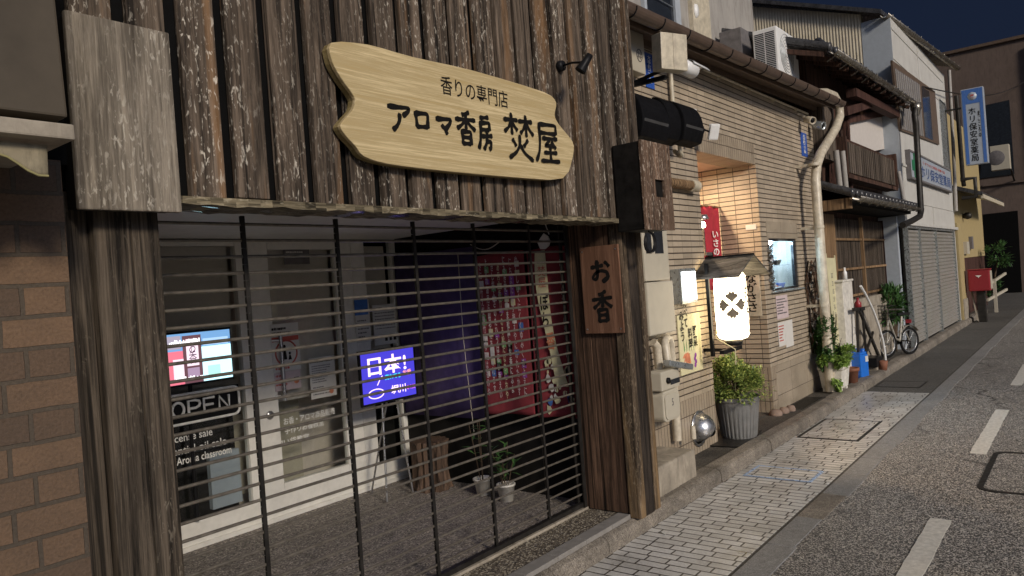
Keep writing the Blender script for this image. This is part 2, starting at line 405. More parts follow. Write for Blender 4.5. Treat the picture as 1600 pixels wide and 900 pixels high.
M = {}
M['char'] = wood('charred_planks', (.016, .012, .009), (.2, .152, .112), (.66, .6, .5), warm=(.33, .18, .08), fl=.9, flp=.57)
M['post'] = wood('weathered_post_wood', (.014, .011, .008), (.16, .127, .094), (.36, .31, .24), fl=.4, flp=.58, grain=15)
M['postd'] = wood('dark_pier_wood', (.03, .018, .012), (.17, .1, .065), None)
M['cedge'] = wood('worn_post_wood', (.015, .011, .008), (.2, .145, .095), (.5, .4, .28), warm=(.42, .27, .13), fl=.4)
M['charpost'] = wood('charred_post_wood', (.008, .007, .006), (.085, .065, .05), None)
M['board'] = wood('grey_weathered_board', (.085, .07, .054), (.36, .31, .245), (.62, .57, .48), fl=.75, grain=12)
M['boxfront'] = wood('worn_box_wood', (.05, .032, .022), (.24, .155, .105), (.6, .5, .4), fl=.75)
M['tar'] = plain('tarred_wood', (.012, .011, .01), .7, var=.5, bmp=.3)
M['black'] = plain('black_backing', (.003, .003, .003), .8)
M['lintel'] = wood('bark_edge_wood', (.05, .04, .025), (.3, .25, .16), (.5, .44, .32), axis='x', fl=.5)
M['pale'] = wood('pale_sign_wood', (.56, .42, .20), (.82, .665, .385), None, axis='x', grain=20, rough=.42, isl=0)
M['edge'] = wood('sign_edge_wood', (.2, .15, .06), (.36, .28, .13), None, axis='x')
M['plaque'] = wood('red_brown_plaque_wood', (.15, .075, .045), (.3, .16, .1), None, rough=.5)
M['ink'] = plain('black_ink', (.012, .011, .01), .5, bmp=0)
M['white_ink'] = plain('white_lettering', (.75, .74, .7), .5, bmp=0)
M['gate'] = plain('steel_bar', (.22, .195, .16), .38, .6, var=.3, scale=30, bmp=.15)
M['gatelink'] = plain('dark_steel_link', (.03, .027, .024), .5, .5, var=.4)
M['alu'] = plain('white_aluminium', (.72, .7, .64), .4, 0, var=.08)
M['steel'] = plain('brushed_steel', (.5, .5, .5), .3, .9, var=.15)
M['brick'] = brick('red_brown_brick', .235, .0885, .0065, (.185, .115, .068), (.105, .07, .047), (.09, .07, .05), rough=.85, bm_=.9, depth=.014, var=.32, dirt=((.06, .047, .035), .35), fine=110, squash=.5, sqf=2)
M['brown'] = plain('dark_brown_panel', (.085, .07, .052), .6, var=.2, scale=4)
M['beige_beam'] = plain('beige_beam', (.34, .3, .24), .6, dirt=((.12, .1, .08), .6))
M['cloth_old'] = plain('old_awning_cloth', (.3, .26, .18), .85, dirt=((.07, .06, .04), .7))
M['trim_y'] = plain('yellow_awning_trim', (.3, .27, .13), .8)
M['asphalt'] = speckle('asphalt_with_pale_stones', (.14, .133, .124), (.62, .58, .52), (.02, .019, .018), 145, .62, .72, .7, .2, .6)
M['asphalt_far'] = speckle('smooth_asphalt', (.10, .095, .085), (.2, .19, .17), (.05, .05, .045), 160, .8, .3, .4)
M['paver'] = brick('grey_paving_blocks', .2, .0785, .006, (.70, .685, .65), (.55, .535, .50), (.045, .038, .032), offset=.37, uv='floor', rough=.36, bm_=.8, var=.22, squash=.72, sqf=3, depth=.004, dirt=((.12, .105, .09), .55))
M['granite'] = speckle('granite_gutter_slab', (.26, .255, .245), (.36, .35, .34), (.15, .15, .145), 240, .6, .3, .25, .22)
M['kerb'] = speckle('kerb_concrete', (.24, .21, .17), (.33, .29, .24), (.1, .085, .07), 170, .75, .3, .5, .5, 2.2)
M['gravelc'] = speckle('washed_gravel_concrete', (.14, .115, .085), (.42, .37, .28), (.04, .034, .028), 95, .7, .6, .9, .2)
M['pavegrey'] = speckle('worn_grey_concrete', (.085, .075, .062), (.13, .115, .095), (.04, .036, .03), 120, .8, .3, .6, .45, 2)
M['tile_edge'] = plain('grey_border_tile', (.25, .235, .215), .6, var=.15)
M['tile'] = tiles('beige_facade_tile', .19, .0555, (.43, .355, .262), (.05, .037, .027))
M['soldier'] = brick('beige_upright_tile', .235, .0555, .004, (.40, .33, .24), (.34, .275, .2), (.1, .075, .055), offset=0, rough=.42, bm_=.7, var=.12, swap=True, dirt=((.09, .07, .05), .5))
M['flat_tile'] = brick('large_beige_tile', .6, .27, .003, (.36, .3, .225), (.33, .275, .2), (.1, .08, .06), offset=0, rough=.5, var=.12, dirt=((.12, .09, .06), .4))
M['ceil'] = plain('salmon_ceiling', (.58, .42, .34), .6, var=.06)
M['eave'] = plain('brown_eave_board', (.12, .085, .062), .55, var=.25)
M['gutter'] = plain('brown_gutter', (.125, .088, .066), .38, .2, var=.2)
M['cream'] = plain('cream_plastic', (.56, .5, .38), .42, dirt=((.3, .25, .17), .35))
M['creamp'] = plain('cream_pipe', (.55, .49, .38), .4, dirt=((.25, .18, .1), .5))
M['metergrey'] = plain('grey_beige_box', (.48, .44, .35), .45, var=.06)
M['conc'] = plain('stained_concrete', (.33, .29, .23), .8, var=.3, scale=7, bmp=.4, dirt=((.12, .1, .075), .7))
M['whitep'] = plain('white_plastic', (.78, .78, .76), .4, var=.06)
M['blackp'] = plain('black_plastic', (.012, .012, .013), .35, bmp=.03)
M['hood'] = plain('black_hood', (.006, .006, .007), .65, bmp=.03)
M['hoodlit'] = plain('lit_black_visor', (.06, .06, .06), .45)  # lighter black puts the light on the lower hood plates into the colour
M['blueplate'] = plain('blue_enamel', (.03, .1, .42), .3, var=.1)
M['red_cloth'] = plain('dark_red_cloth', (.36, .03, .045), .85, var=.15)
M['red_banner'] = plain('red_banner_cloth', (.2, .032, .04), .85, var=.2)
M['purple'] = plain('dark_purple_curtain', (.07, .05, .13), .9)
M['lantern'] = emit('lit_lantern_paper', (1, .82, .54), 5.5, (.8, .75, .6), .8)
M['crest'] = plain('grey_crest_ink', (.2, .165, .12), .8, bmp=0)
M['slate'] = wood('grey_shingle', (.06, .055, .048), (.2, .185, .165), (.3, .28, .25), axis='y', fl=.3)
M['lightbox'] = emit('lit_white_panel', (.93, .98, 1), 4.0, (.8, .8, .8))
M['frame_grey'] = plain('silver_frame', (.42, .45, .45), .3, .7)
M['paper'] = plain('white_paper', (.6, .58, .54), .8, var=.05, bmp=0)
M['paperpink'] = plain('pinkish_paper', (.55, .45, .45), .8, var=.1, bmp=0)
M['printg'] = plain('grey_print', (.15, .14, .14), .8, bmp=0)
M['printr'] = plain('red_print', (.45, .1, .08), .8, bmp=0)
M['printb'] = plain('blue_print', (.06, .15, .42), .8, bmp=0)
M['orange'] = plain('orange_print', (.6, .22, .12), .8, bmp=0)
M['purplep'] = plain('purple_print', (.25, .06, .3), .8, bmp=0)
M['greenp'] = plain('green_print', (.16, .34, .14), .8, bmp=0)
M['pot'] = plain('ribbed_grey_pot', (.17, .17, .165), .5, var=.2, dirt=((.09, .08, .065), .6))
M['leafy'] = leafmat('yellow_green_leaves', (.05, .12, .02), (.42, .48, .13))
M['leafd'] = leafmat('dark_green_leaves', (.02, .06, .015), (.07, .16, .04))
M['leafl'] = leafmat('light_green_leaves', (.12, .22, .04), (.28, .40, .09))
M['stem'] = plain('brown_stem', (.08, .055, .035), .8)
M['pinkstone'] = plain('pinkish_stone', (.26, .19, .15), .85, bmp=.5)
M['soil'] = plain('dark_soil', (.03, .022, .015), .95, bmp=.5)
M['terra'] = plain('terracotta', (.24, .105, .065), .75)
M['whitepl'] = plain('off_white_planter', (.68, .65, .58), .45, dirt=((.4, .34, .25), .2))
M['bluecan'] = plain('blue_polyethylene', (.015, .15, .6), .4, var=.08)
M['flash'] = plain('glossy_metal_flashing', (.35, .33, .3), .16, .9, bmp=.05)
M['glass'] = glass('window_glass')
M['darkglass'] = plain('dark_glass', (.02, .024, .03), .08, bmp=0)
M['kawara'] = plain('glazed_grey_roof_tile', (.055, .055, .058), .28, .1, var=.4, scale=9)
M['guttermetal'] = plain('worn_steel_gutter', (.34, .31, .26), .3, .85, dirt=((.06, .05, .04), .7))
M['dwood'] = wood('old_dark_house_wood', (.03, .018, .013), (.13, .07, .05), None)
M['redwood'] = wood('dark_red_house_wood', (.045, .022, .018), (.115, .058, .045), None)
M['owood'] = wood('orange_brown_wood', (.17, .1, .05), (.34, .22, .12), None)
M['lattice'] = wood('grey_brown_lattice', (.045, .034, .026), (.2, .16, .125), None, grain=26)
M['plaster'] = plain('white_plaster', (.56, .52, .48), .8, var=.06)
M['whitewall'] = plain('white_painted_wall', (.55, .54, .5), .5, var=.08, scale=3, dirt=((.34, .31, .27), .4))
M['bluegrey'] = plain('blue_grey_siding', (.4, .44, .48), .5, var=.08)
M['beigerib'] = ribbed('beige_ribbed_siding', (.62, .55, .41), .055, 'y', .55, 0, .004)
M['pinkrib'] = ribbed('pink_grey_corrugated_sheet', (.3, .23, .22), .07, 'x', .5, .2, .012)
M['greypanel'] = plain('grey_beige_panel', (.36, .34, .31), .55, var=.1, scale=2, dirt=((.1, .08, .07), .5))
M['shutter'] = plain('steel_shutter', (.46, .44, .4), .42, .45, var=.12, dirt=((.2, .18, .15), .5))
M['yellow'] = plain('yellow_stucco', (.38, .30, .15), .8, var=.1, dirt=((.2, .16, .09), .4))
M['brownwall'] = plain('red_brown_stucco', (.14, .105, .088), .85, var=.12, scale=2, dirt=((.07, .055, .045), .6))
M['redpost'] = plain('red_post_box_paint', (.27, .022, .03), .35, var=.08)
M['bluesign'] = plain('blue_sign_face', (.06, .15, .42), .35, var=.05, bmp=0)
M['signwhite'] = plain('grey_white_sign_face', (.36, .4, .45), .35, var=.05, bmp=0)
M['roadpaint'] = plain('worn_white_road_paint', (.62, .6, .54), .6, var=.18, scale=30, bmp=.3)
M['iron'] = plain('dark_iron', (.04, .037, .033), .5, .6, var=.3)
M['framereflect'] = plain('blue_reflection_frame', (.42, .56, .8), .3, .4)  # blue reflection of the display window put into the metal colour
M['ivory'] = plain('ivory_cloth', (.58, .54, .34), .8, var=.08)
M['bikepaint'] = plain('silver_bike_paint', (.5, .47, .4), .3, .5)
M['rubber'] = plain('black_rubber', (.015, .015, .015), .8)
M['bark'] = wood('stump_bark', (.05, .032, .022), (.2, .13, .09), None, isl=0)
M['brownscreen'] = plain('brown_interior_wall', (.74, .64, .54), .7, var=.06)
M['screenbeige'] = plain('beige_interior_blind', (.52, .46, .35), .7, var=.05)
M['floorin'] = speckle('entrance_gravel_floor', (.24, .21, .185), (.46, .41, .35), (.05, .045, .04), 110, .8, .4, .6, .2)

# ================================================================== SETTING
G = -.02
struct('ground', MB().box(-60, 160, -70, 70, -.3, G), M['pavegrey'])
struct('road', MB().box(-12, 34.0, -8, 1.60, -.2, -.004), M['asphalt'])
rd = bpy.data.objects['road']
for i, (a, b) in enumerate(((3.45, 5.52), (7.46, 9.62), (11.42, 13.5), (15.4, 17.4), (19.4, 21.4))):
    mb = MB(); n = 26; tp = []; bt = []
    for k in range(n+1):
        x = a+(b-a)*k/n; tp.append((x, .97+random.uniform(-.004, .004), .001)); bt.append((x, .845+random.uniform(-.004, .004), .001))
    mb.prism(tp+bt[::-1], (0, 0, -.004)); mb.build('lane_dash', M['roadpaint'], rd)
# gutter slabs
mb = MB(); x = -1.4; pale = MB()
while x < 26:
    t = (pale if abs(x-5.2) < .31 else mb); t.box(x+.003, x+.597, 1.565+.012*math.sin(x*3), 1.745, -.15, .002); x += .6
struct('gutter_strip', mb, M['granite'], bevel=.004)
pale.build('pale_gutter_slab', M['kerb'], bpy.data.objects['gutter_strip'], bevel=.004)
struct('gutter_joint', MB().box(-12, 26, 1.745, 1.768, -.1, -.003), M['pavegrey'])
struct('sidewalk', MB().box(-12, 10.6, 1.768, 2.545, -.15, 0), M['paver'])
struct('asphalt_path', MB().box(10.6, 40, 1.768, 2.545, -.15, -.001), M['asphalt_far'])
# kerb stones, one run
mb = MB(); x = .98
prof = [(2.53, -.05), (2.532, .07), (2.545, .098), (2.575, .114), (2.69, .118), (2.69, -.05)]
while x < 24.5:
    L = .6; dz = random.uniform(-.006, .004); dy = random.uniform(-.004, .004)
    mb.prism([(x+.004, y+dy, z+(dz if z > 0 else 0)) for y, z in prof], (L-.008, 0, 0)); x += L
struct('kerb', mb, M['kerb'], bevel=.006)
struct('kerb_bed', MB().box(1.0, 24.5, 2.56, 2.685, -.05, .085), M['pavegrey'])
struct('back_path', MB().box(4.66, 24.5, 2.69, 4.2, -.1, .10), M['pavegrey'])
struct('side_street', MB().box(24.5, 40, 2.545, 12, -.1, -.002), M['asphalt_far'])
# covers let into the pavement
def cover(x0, x1, y0, y1, z, fr, label, fm, infill, wd=.02, cut=()):
    t = thing('utility_cover', label, 'utility cover', ((x0+x1)/2, (y0+y1)/2, z), 'covers let into the pavement')
    m_ = MB()
    m_.box(x0, x1, y0, y0+wd, z, z+.004); m_.box(x0, x0+wd, y0+wd, y1-wd, z, z+.004); m_.box(x0, x1, y1-wd, y1, z, z+.004); m_.box(x1-wd, x1, y0+wd, y1-wd, z, z+.004)
    m_.build('frame', fm, t)
    MB().box(x0+wd, x1-wd, y0+wd, y1-wd, z-.002, z+.0025).build('infill', infill, t)
    return t
cover(6.05, 6.42, 1.90, 2.46, .0005, 0, 'small paved cover with a metal edge coloured as a blue reflection, nearest on the block sidewalk', M['framereflect'], M['paver'], .024)
cover(7.62, 8.64, 1.91, 2.50, .0005, 0, 'long paved cover with dark frame in the sidewalk, in front of the tiled restaurant corner', M['iron'], M['paver'], .028)
cover(11.0, 11.55, 1.94, 2.50, .0005, 0, 'plain asphalt-filled cover with thin dark frame, past the blue canister', M['iron'], M['asphalt_far'], .02)
def rrect(x0, x1, y0, y1, r, n=6):
    P = []
    for cx, cy, a in ((x1-r, y1-r, 0), (x0+r, y1-r, 90), (x0+r, y0+r, 180), (x1-r, y0+r, 270)):
        for k in range(n+1): P.append((cx+r*math.cos(R(a+90*k/n)), cy+r*math.sin(R(a+90*k/n))))
    return P
o = rrect(6.3, 7.62, -.15, .80, .12); i_ = rrect(6.34, 7.58, -.11, .76, .09); n = len(o)
mb = MB(); mb.add([(x, y, .001) for x, y in o]+[(x, y, .001) for x, y in i_]+[(x, y, -.004) for x, y in o]+[(x, y, -.004) for x, y in i_], [f for k in range(n) for f in ((k, (k+1) % n, n+(k+1) % n, n+k), (k, 2*n+k, 2*n+(k+1) % n, (k+1) % n), (n+k, n+(k+1) % n, 3*n+(k+1) % n, 3*n+k))])
t = thing('road_cover', 'large cover in the carriageway outlined by a dark rounded seam', 'road cover', (7, .3, 0))
mb.build('seam', M['iron'], t); MB().lathe((6.9, .36, -.004), [(.0, .006), (.045, .006), (.05, .0)], 16).build('lifting_eye', M['iron'], t)

# ================================================================== BRICK SHOP (far left)
BRY = 2.36
bx1 = PY(98, 300, BRY).x
bb = thing('brick_shop', 'red-brown brick shopfront under a brown shutter box, left edge', 'building', (0, 2.6, 0))
MB().box(-4, bx1, BRY, 3.0, -.02, 2.22).build('brick_wall', M['brick'], bb)
MB().box(-4, .94, 2.45, 6, 2.225, 6).build('upper_wall', M['black'], bb)
MB().box(-4, bx1, 3.0, 6, -.02, 2.22).build('rear_wall', M['black'], bb)
SBY = 1.95
q = PY(107, 191, SBY)
mb = MB(); mb.prism([(-4, SBY, q.z+.012), (q.x, SBY, q.z+.012), (PY(82, 0, SBY).x-.012, SBY, 3.2), (-4, SBY, 3.2)], (0, .41, 0)); mb.build('shutter_box', M['brown'], bb, bevel=.006)
a = PY(112, 204, 1.92)
MB().box(-4, PY(117, 206, 1.92).x, 1.92, 2.358, a.z-.022, a.z+.016).build('beam', M['beige_beam'], bb, bevel=.005)
va = thing('awning_valance', 'stained cream awning valance with yellow scalloped trim, under the beam of the brick shop', 'awning', (.4, 1.97, 1.9))
VY = 1.97
zt = PY(60, 226, VY).z
def vfn(u, v):
    xe = PY(74, 240, VY).x; x = -1.2+u*(xe+1.2); s_ = .5+.5*math.cos((x-xe+.01)*2*math.pi/.19)
    return (x, VY+.008*math.sin(x*21)*v, zt-v*(.03+.045*s_))
mb = MB(); mb.grid(vfn, 90, 6); mb.build('cloth', M['cloth_old'], va, solid=.004)
mb = MB(); mb.tube([Vector(vfn(k/90, 1))+Vector((0, -.003, 0)) for k in range(91)], .003, 6); mb.build('trim', M['trim_y'], va)

# ================================================================== WOODEN INCENSE SHOP
ws = thing('wooden_shop', 'dark weathered plank-clad incense shop with barred shopfront', 'building', (2.7, 2.6, .12))
FY = 2.51
mb = MB(); x = .975; k = 0
while x < 4.66:
    pw = .135 if k else .12
    z0 = 2.155+random.uniform(-.006, .006)
    mb.box(x+.02, min(x+.02+pw+random.uniform(-.006, .012), 4.70), FY-.012+random.uniform(-.006, .006), FY+.02, z0, 4.7)
    x += .1815; k += 1
mb.build('plank_cladding', M['char'], ws, bevel=.005)
MB().box(.93, 4.69, FY+.028, FY+.07, 2.165, 4.7).build('backing_boards', M['black'], ws)
MB().box(.93, 4.69, FY+.075, 6.2, 2.5, 4.7).build('upper_storey', M['black'], ws)
# bark-edged lintel board, wavy underside
mb = MB(); N = 60; top = []; bot = []
for k in range(N+1):
    x = 1.26+(4.31-1.26)*k/N
    top.append((x, FY-.035, 2.153)); bot.append((x, FY-.035+.003*math.sin(k*1.3), 2.124+.003*math.sin(k*.9)+.003*math.sin(k*2.3)))
for k in range(N):
    mb.add([top[k], top[k+1], bot[k+1], bot[k]], [(0, 1, 2, 3)], True)
    a, b, c, d = [Vector(p) for p in (bot[k], bot[k+1], top[k], top[k+1])]
    mb.add([a, b, b+Vector((0, .2, .0)), a+Vector((0, .2, .0))], [(0, 1, 2, 3)], True); mb.add([c, d, d+Vector((0, .2, 0)), c+Vector((0, .2, 0))], [(3, 2, 1, 0)])
mb.build('bark_lintel', M['lintel'], ws)
mb = MB(); mb.grid(lambda u, v: (1.26+3.04*u, FY-.02+.16*v, 2.128+.004*math.sin(u*60)+.003*math.sin(v*9+u*31)), 60, 4); mb.build('metal_flashing', M['flash'], ws)
MB().box(.93, 4.37, FY+.18, 4.9, 2.24, 2.3).build('porch_ceiling', M['alu'], ws)
MB().box(.95, 4.37, FY+.075, FY+.44, 2.165, 2.235).build('lintel_beam', M['tar'], ws)
# left post of three timbers
xa, xb, xc, xd = [PY(p, 620, FY).x for p in (124, 168, 226, 270)]
MB().box(.955, xb-.008, 2.545, 2.93, .1, 2.16).build('post', M['post'], ws, bevel=.006)
mb = MB(); mb.box(xb-.004, xc-.003, FY, 2.93, .1, 2.155); mb.build('post', M['post'], ws, bevel=.006)
mb = MB()
def wob(u, v):
    z = .1+u*2.05; return (xd+.006*math.sin(z*9)+.004*math.sin(z*23), FY+.012+v*.4, z)
mb.box(xc+.001, xd, FY+.006, 2.93, .1, 2.155); mb.build('post', M['post'], ws, bevel=.008)
# right pier: inner face of boards, worn front post
mb = MB()
mb.box(4.372, 4.40, 2.605, 2.80, .14, 2.2); mb.box(4.367, 4.40, 2.803, 2.955, .14, 2.2)
mb.build('pier_board', M['postd'], ws, bevel=.003)
MB().box(4.405, 4.66, 2.60, 3.05, .1, 2.3).build('pier', M['tar'], ws)
mb = MB()
mb.box(4.362, 4.435, 2.5, 2.598, .115, 2.5); mb.build('corner_post', M['cedge'], ws, bevel=.012)
mb = MB()
mb.box(4.439, 4.565, 2.505, 2.6, .115, 2.5); mb.build('corner_post', M['charpost'], ws, bevel=.008)
mb = MB()
mb.box(4.569, 4.645, 2.498, 2.6, .12, 2.5); mb.build('corner_post', M['cedge'], ws, bevel=.012)
MB().box(4.33, 4.66, 2.57, 3.0, 2.16, 2.5).build('pier_head', M['tar'], ws)
# porch, track, interior floor
MB().box(1.0, 4.37, 2.685, 2.925, -.05, .135).build('gravel_step', M['gravelc'], ws)
mb = MB(); x = 1.0
while x < 4.34: mb.box(x+.002, min(x+.31, 4.36), 2.585, 2.682, .05, .142); x += .312
mb.build('border_tile', M['tile_edge'], ws, bevel=.004)
MB().box(1.2, 4.37, 2.928, 2.99, -.05, .15).build('gate_track', M['conc'], ws, bevel=.004)
mb = MB()
for i in range(4):
    for j in range(3): mb.box(1.0+i*.9+.004, 1.0+(i+1)*.9-.004, 2.992+j*.66, 2.992+(j+1)*.66-.006, -.05, .135)
mb.build('entrance_floor', M['floorin'], ws)
MB().box(1.0, 4.7, 2.992, 5.9, -.06, .125).build('floor_slab', M['black'], ws)
# side wall and room
MB().box(4.52, 4.66, 3.06, 6.0, .1, 2.5).build('side_wall', M['tar'], ws)
MB().box(1.0, 4.52, 5.9, 6.0, .1, 2.5).build('room_wall', M['brownscreen'], ws)
MB().box(1.02, 1.1, 2.95, 5.9, .1, 2.5).build('side_wall', M['brown'], ws)
# shopfront at Y 4.9
DY = 4.9
mb = MB()
mb.box(1.1, 4.50, DY, DY+.06, .125, .315)
MB().box(1.1, 4.50, DY-.02, DY+.0, .128, .165).build('threshold', M['alu'], ws)
mb.build('bottom_rail', M['alu'], ws, bevel=.004)
for a, b, c in ((2.955, 3.05, 0), (4.02, 4.16, 0), (4.47, 4.52, 0)):
    MB().box(a, b, DY-.004, DY+.06, .318, 2.28).build('mullion', M['alu'], ws, bevel=.004)
MB().box(1.1, 2.952, DY, DY+.05, 2.2, 2.28).build('head_rail', M['alu'], ws)
MB().box(1.1, 2.952, DY+.02, DY+.026, .32, 2.198).build('shop_window', M['glass'], ws)
MB().box(4.163, 4.467, DY+.02, DY+.026, .32, 2.28).build('shop_window', M['glass'], ws)
dr = MB()
dr.box(3.054, 3.215, DY-.012, DY+.04, .33, 2.24); dr.box(3.835, 3.93, DY-.012, DY+.04, .33, 2.24); dr.box(3.218, 3.832, DY-.012, DY+.04, .33, .40); dr.box(3.218, 3.832, DY-.012, DY+.04, 2.17, 2.24)
dr = dr.build('door', M['alu'], ws, bevel=.004)
MB().box(3.218, 3.832, DY+.01, DY+.016, .402, 2.168).build('pane', M['glass'], dr)
mb = MB(); mb.tube([(3.25, DY-.05, 1.02), (3.25, DY-.05, 1.52)], .014, 10)
for z in (1.06, 1.48): mb.tube([(3.25, DY-.05, z), (3.19, DY-.01, z)], .009, 8)
mb.build('handle', M['steel'], dr)
MB().lathe((3.135, DY-.014, .93), [(.0, -.012), (.026, -.01), (.034, 0)], 16, axis='y').build('lock', M['steel'], dr)
MB().box(3.932, 4.018, DY, DY+.04, .318, 2.28).build('jamb', M['alu'], ws)
# things seen through the glass
MB().box(3.0, 3.62, 5.22, 5.25, .32, 1.0).build('interior_blind', M['screenbeige'], ws)
MB().box(2.0, 4.5, 5.38, 5.42, .13, 2.28).build('interior_wall', M['brownscreen'], ws)
MB().box(1.1, 2.94, 4.99, 5.0, 1.28, 2.2).build('brightening_panel', M['brownscreen'], ws)  # this and the next two: pale panels added to brighten the upper panes
MB().box(3.2, 3.84, 4.985, 4.995, 1.0, 2.2).build('brightening_panel', M['brownscreen'], ws)
MB().box(4.165, 4.465, 4.99, 5.0, .95, 2.2).build('brightening_panel', M['brownscreen'], ws)
MB().box(2.1, 2.93, 5.05, 5.3, .13, 1.05).build('counter', M['tar'], ws)
MB().box(2.70, 2.93, 5.0, 5.045, .33, .72).build('counter_panel', M['bluegrey'], ws)
MB().box(4.28, 4.47, 5.02, 5.2, .13, .9).build('counter', M['tar'], ws)

# blank wooden box board on the left
t = thing('blank_signboard', 'blank grey weathered wooden board box hung on the left of the plank cladding', 'signboard', (1.15, 2.4, 2.4))
x0, x1, z0, z1 = RY(113, 35, 274, 329, 2.40)
MB().box(x0, x1, 2.40, 2.425, z0, z1).build('face_board', M['board'], t, bevel=.006)
MB().box(x0+.008, x1-.008, 2.427, 2.505, z0+.01, z1-.008).build('casing', M['tar'], t)

# name sign: live-edge board
t = thing('name_sign', 'pale live-edge wooden shop sign with black brushed Japanese lettering', 'shop sign', (2.9, 2.42, 2.6))
SY = 2.43
out = [(512,63),(575,68),(640,88),(735,108),(858,145),(871,160),(866,180),(872,193),(897,222),(897,240),(885,283),(800,277),(700,268),(600,256),(566,244),(556,228),(540,212),(530,196),(540,184),(553,170),(556,155),(548,142),(535,125),(519,98)]
pts = [PY(a, b, SY) for a, b in out]
sm = []
for i in range(len(pts)):
    a, b = pts[i], pts[(i+1) % len(pts)]
    sm += [a.lerp(b, t_) for t_ in (0, .33, .66)]
for _ in range(1): sm = [(sm[i-1]+2*sm[i]+sm[(i+1) % len(sm)])/4 for i in range(len(sm))]
MB().prism(sm, (0, .022, 0)).build('face', M['pale'], t, bevel=.004)
c = sum(sm, Vector())/len(sm)
sm2 = [c+(p-c)*.997+Vector((0, .0235, 0)) for p in sm]
MB().prism(sm2, (0, .028, 0)).build('bark_edge', M['edge'], t)
UX, UZ = (1, 0, 0), (0, 0, 1)
def cell(px, py, w_, h): return (PY(px, py, SY), w_, h)
cs = []
for (l, tp, r, b) in ((602,158,646,208),(645,170,673,207),(680,178,709,216),(709,172,746,228),(744,180,770,236),(786,178,834,250),(834,190,873,256)):
    m_ = (l+r)/2; n_ = (tp+b)/2
    xl, xr = PY(l, n_, SY).x, PY(r, n_, SY).x; zt, zb = PY(m_, tp, SY).z, PY(m_, b, SY).z
    cs.append((Vector((xl, SY, zt)), xr-xl, zt-zb))
brush('アロマ香房焚屋', M['ink'], t, cs, UX, UZ, .030)
xl, xr = PY(688, 130, SY).x, PY(793, 155, SY).x; zt = PY(740, 124, SY).z; zb = PY(740, 164, SY).z
rect_text('香りの専門店', M['ink'], t, (xl, SY, PY(740, 158, SY).z), UX, UZ, xr-xl, .092, bold=.006)

# sign spotlight (unlit)
t = thing('sign_spotlight', 'small black unlit spotlight on an arm above the name sign', 'spotlight', (3.78, 2.5, 2.8))
b0 = PY(874, 104, 2.49); h0 = PY(915, 97, 2.25)
MB().lathe(b0, [(.0, -.03), (.03, -.03), (.034, -.012), (.034, 0)], 16, axis='y').build('base', M['blackp'], t)
MB().tube([b0+Vector((0, -.03, 0)), b0.lerp(h0, .5)+Vector((0, 0, .01)), h0], .007, 8).build('arm', M['blackp'], t)
d = Vector((-.25, .35, -.6)).normalized(); q = d.to_track_quat('Z', 'Y').to_matrix().to_4x4()
MB().lathe(h0, [(.0, -.055), (.02, -.05), (.024, .0), (.033, .055), (.033, .062), (.026, .058), (.0, .05)], 18, M=q).build('head', M['blackp'], t)

# vertical plaque on the pier
XP = 4.338
t = thing('vertical_plaque', 'red-brown vertical wooden plaque brushed with two black characters, on the right pier', 'plaque', (4.35, 2.7, 1.6))
y1, y0 = PX(910, 452, XP).y, PX(970, 452, XP).y; zt, zb = PX(938, 384, XP).z, PX(940, 521, XP).z
MB().box(XP, XP+.016, y0, y1, zb, zt).build('board', M['plaque'], t, bevel=.003)
u = (0, -1, 0); cw = (y1-y0)*.62
brush('お香', M['ink'], t, [(Vector((XP, y1-(y1-y0)*.2, zt-.09)), cw, .17), (Vector((XP, y1-(y1-y0)*.2, zt-.30)), cw, .23)], u, UZ, .034)
mb = MB()
for yy in (y0+.02, y1-.02):
    for zz in (zb+.03, zt-.03): mb.lathe((XP-.002, yy, zz), [(0, -.002), (.006, 0)], 8, axis='x')
mb.build('screws', M['steel'], t)

# black-sided wooden box on the corner post
t = thing('corner_box', 'dark wooden box with a slot in its worn front, mounted high on the corner post', 'wooden box', (4.5, 2.4, 2.1))
BY = 2.27; x0, x1, z0, z1 = RY(1009, 224, 1050, 359, BY)
x0 = 4.31
sl, sr, sb, st = RY(1025, 281, 1039, 308, BY)
mb = MB(); f0 = BY; f1 = BY+.02
mb.box(x0, sl, f0, f1, z0, z1); mb.box(sr, x1, f0, f1, z0, z1); mb.box(sl, sr, f0, f1, z0, sb); mb.box(sl, sr, f0, f1, st, z1)
mb.build('front', M['boxfront'], t)
MB().box(x0+.005, x1-.005, f1+.001, 2.494, z0+.004, z1-.004).build('casing', M['tar'], t, bevel=.01)
mb = MB(); random.seed(3)
for k in range(3):
    c0 = Vector((4.38+.03*k, 2.30, z0)); pts = [c0+Vector((.02*math.sin(a*1.1), 0, -.01))+Vector((.05*math.sin(a), .01*k, -.07+.07*math.cos(a))) for a in [j*2*math.pi/14 for j in range(13)]]
    mb.tube(pts, .006, 6)
mb.build('cable_loop', M['blackp'], t)

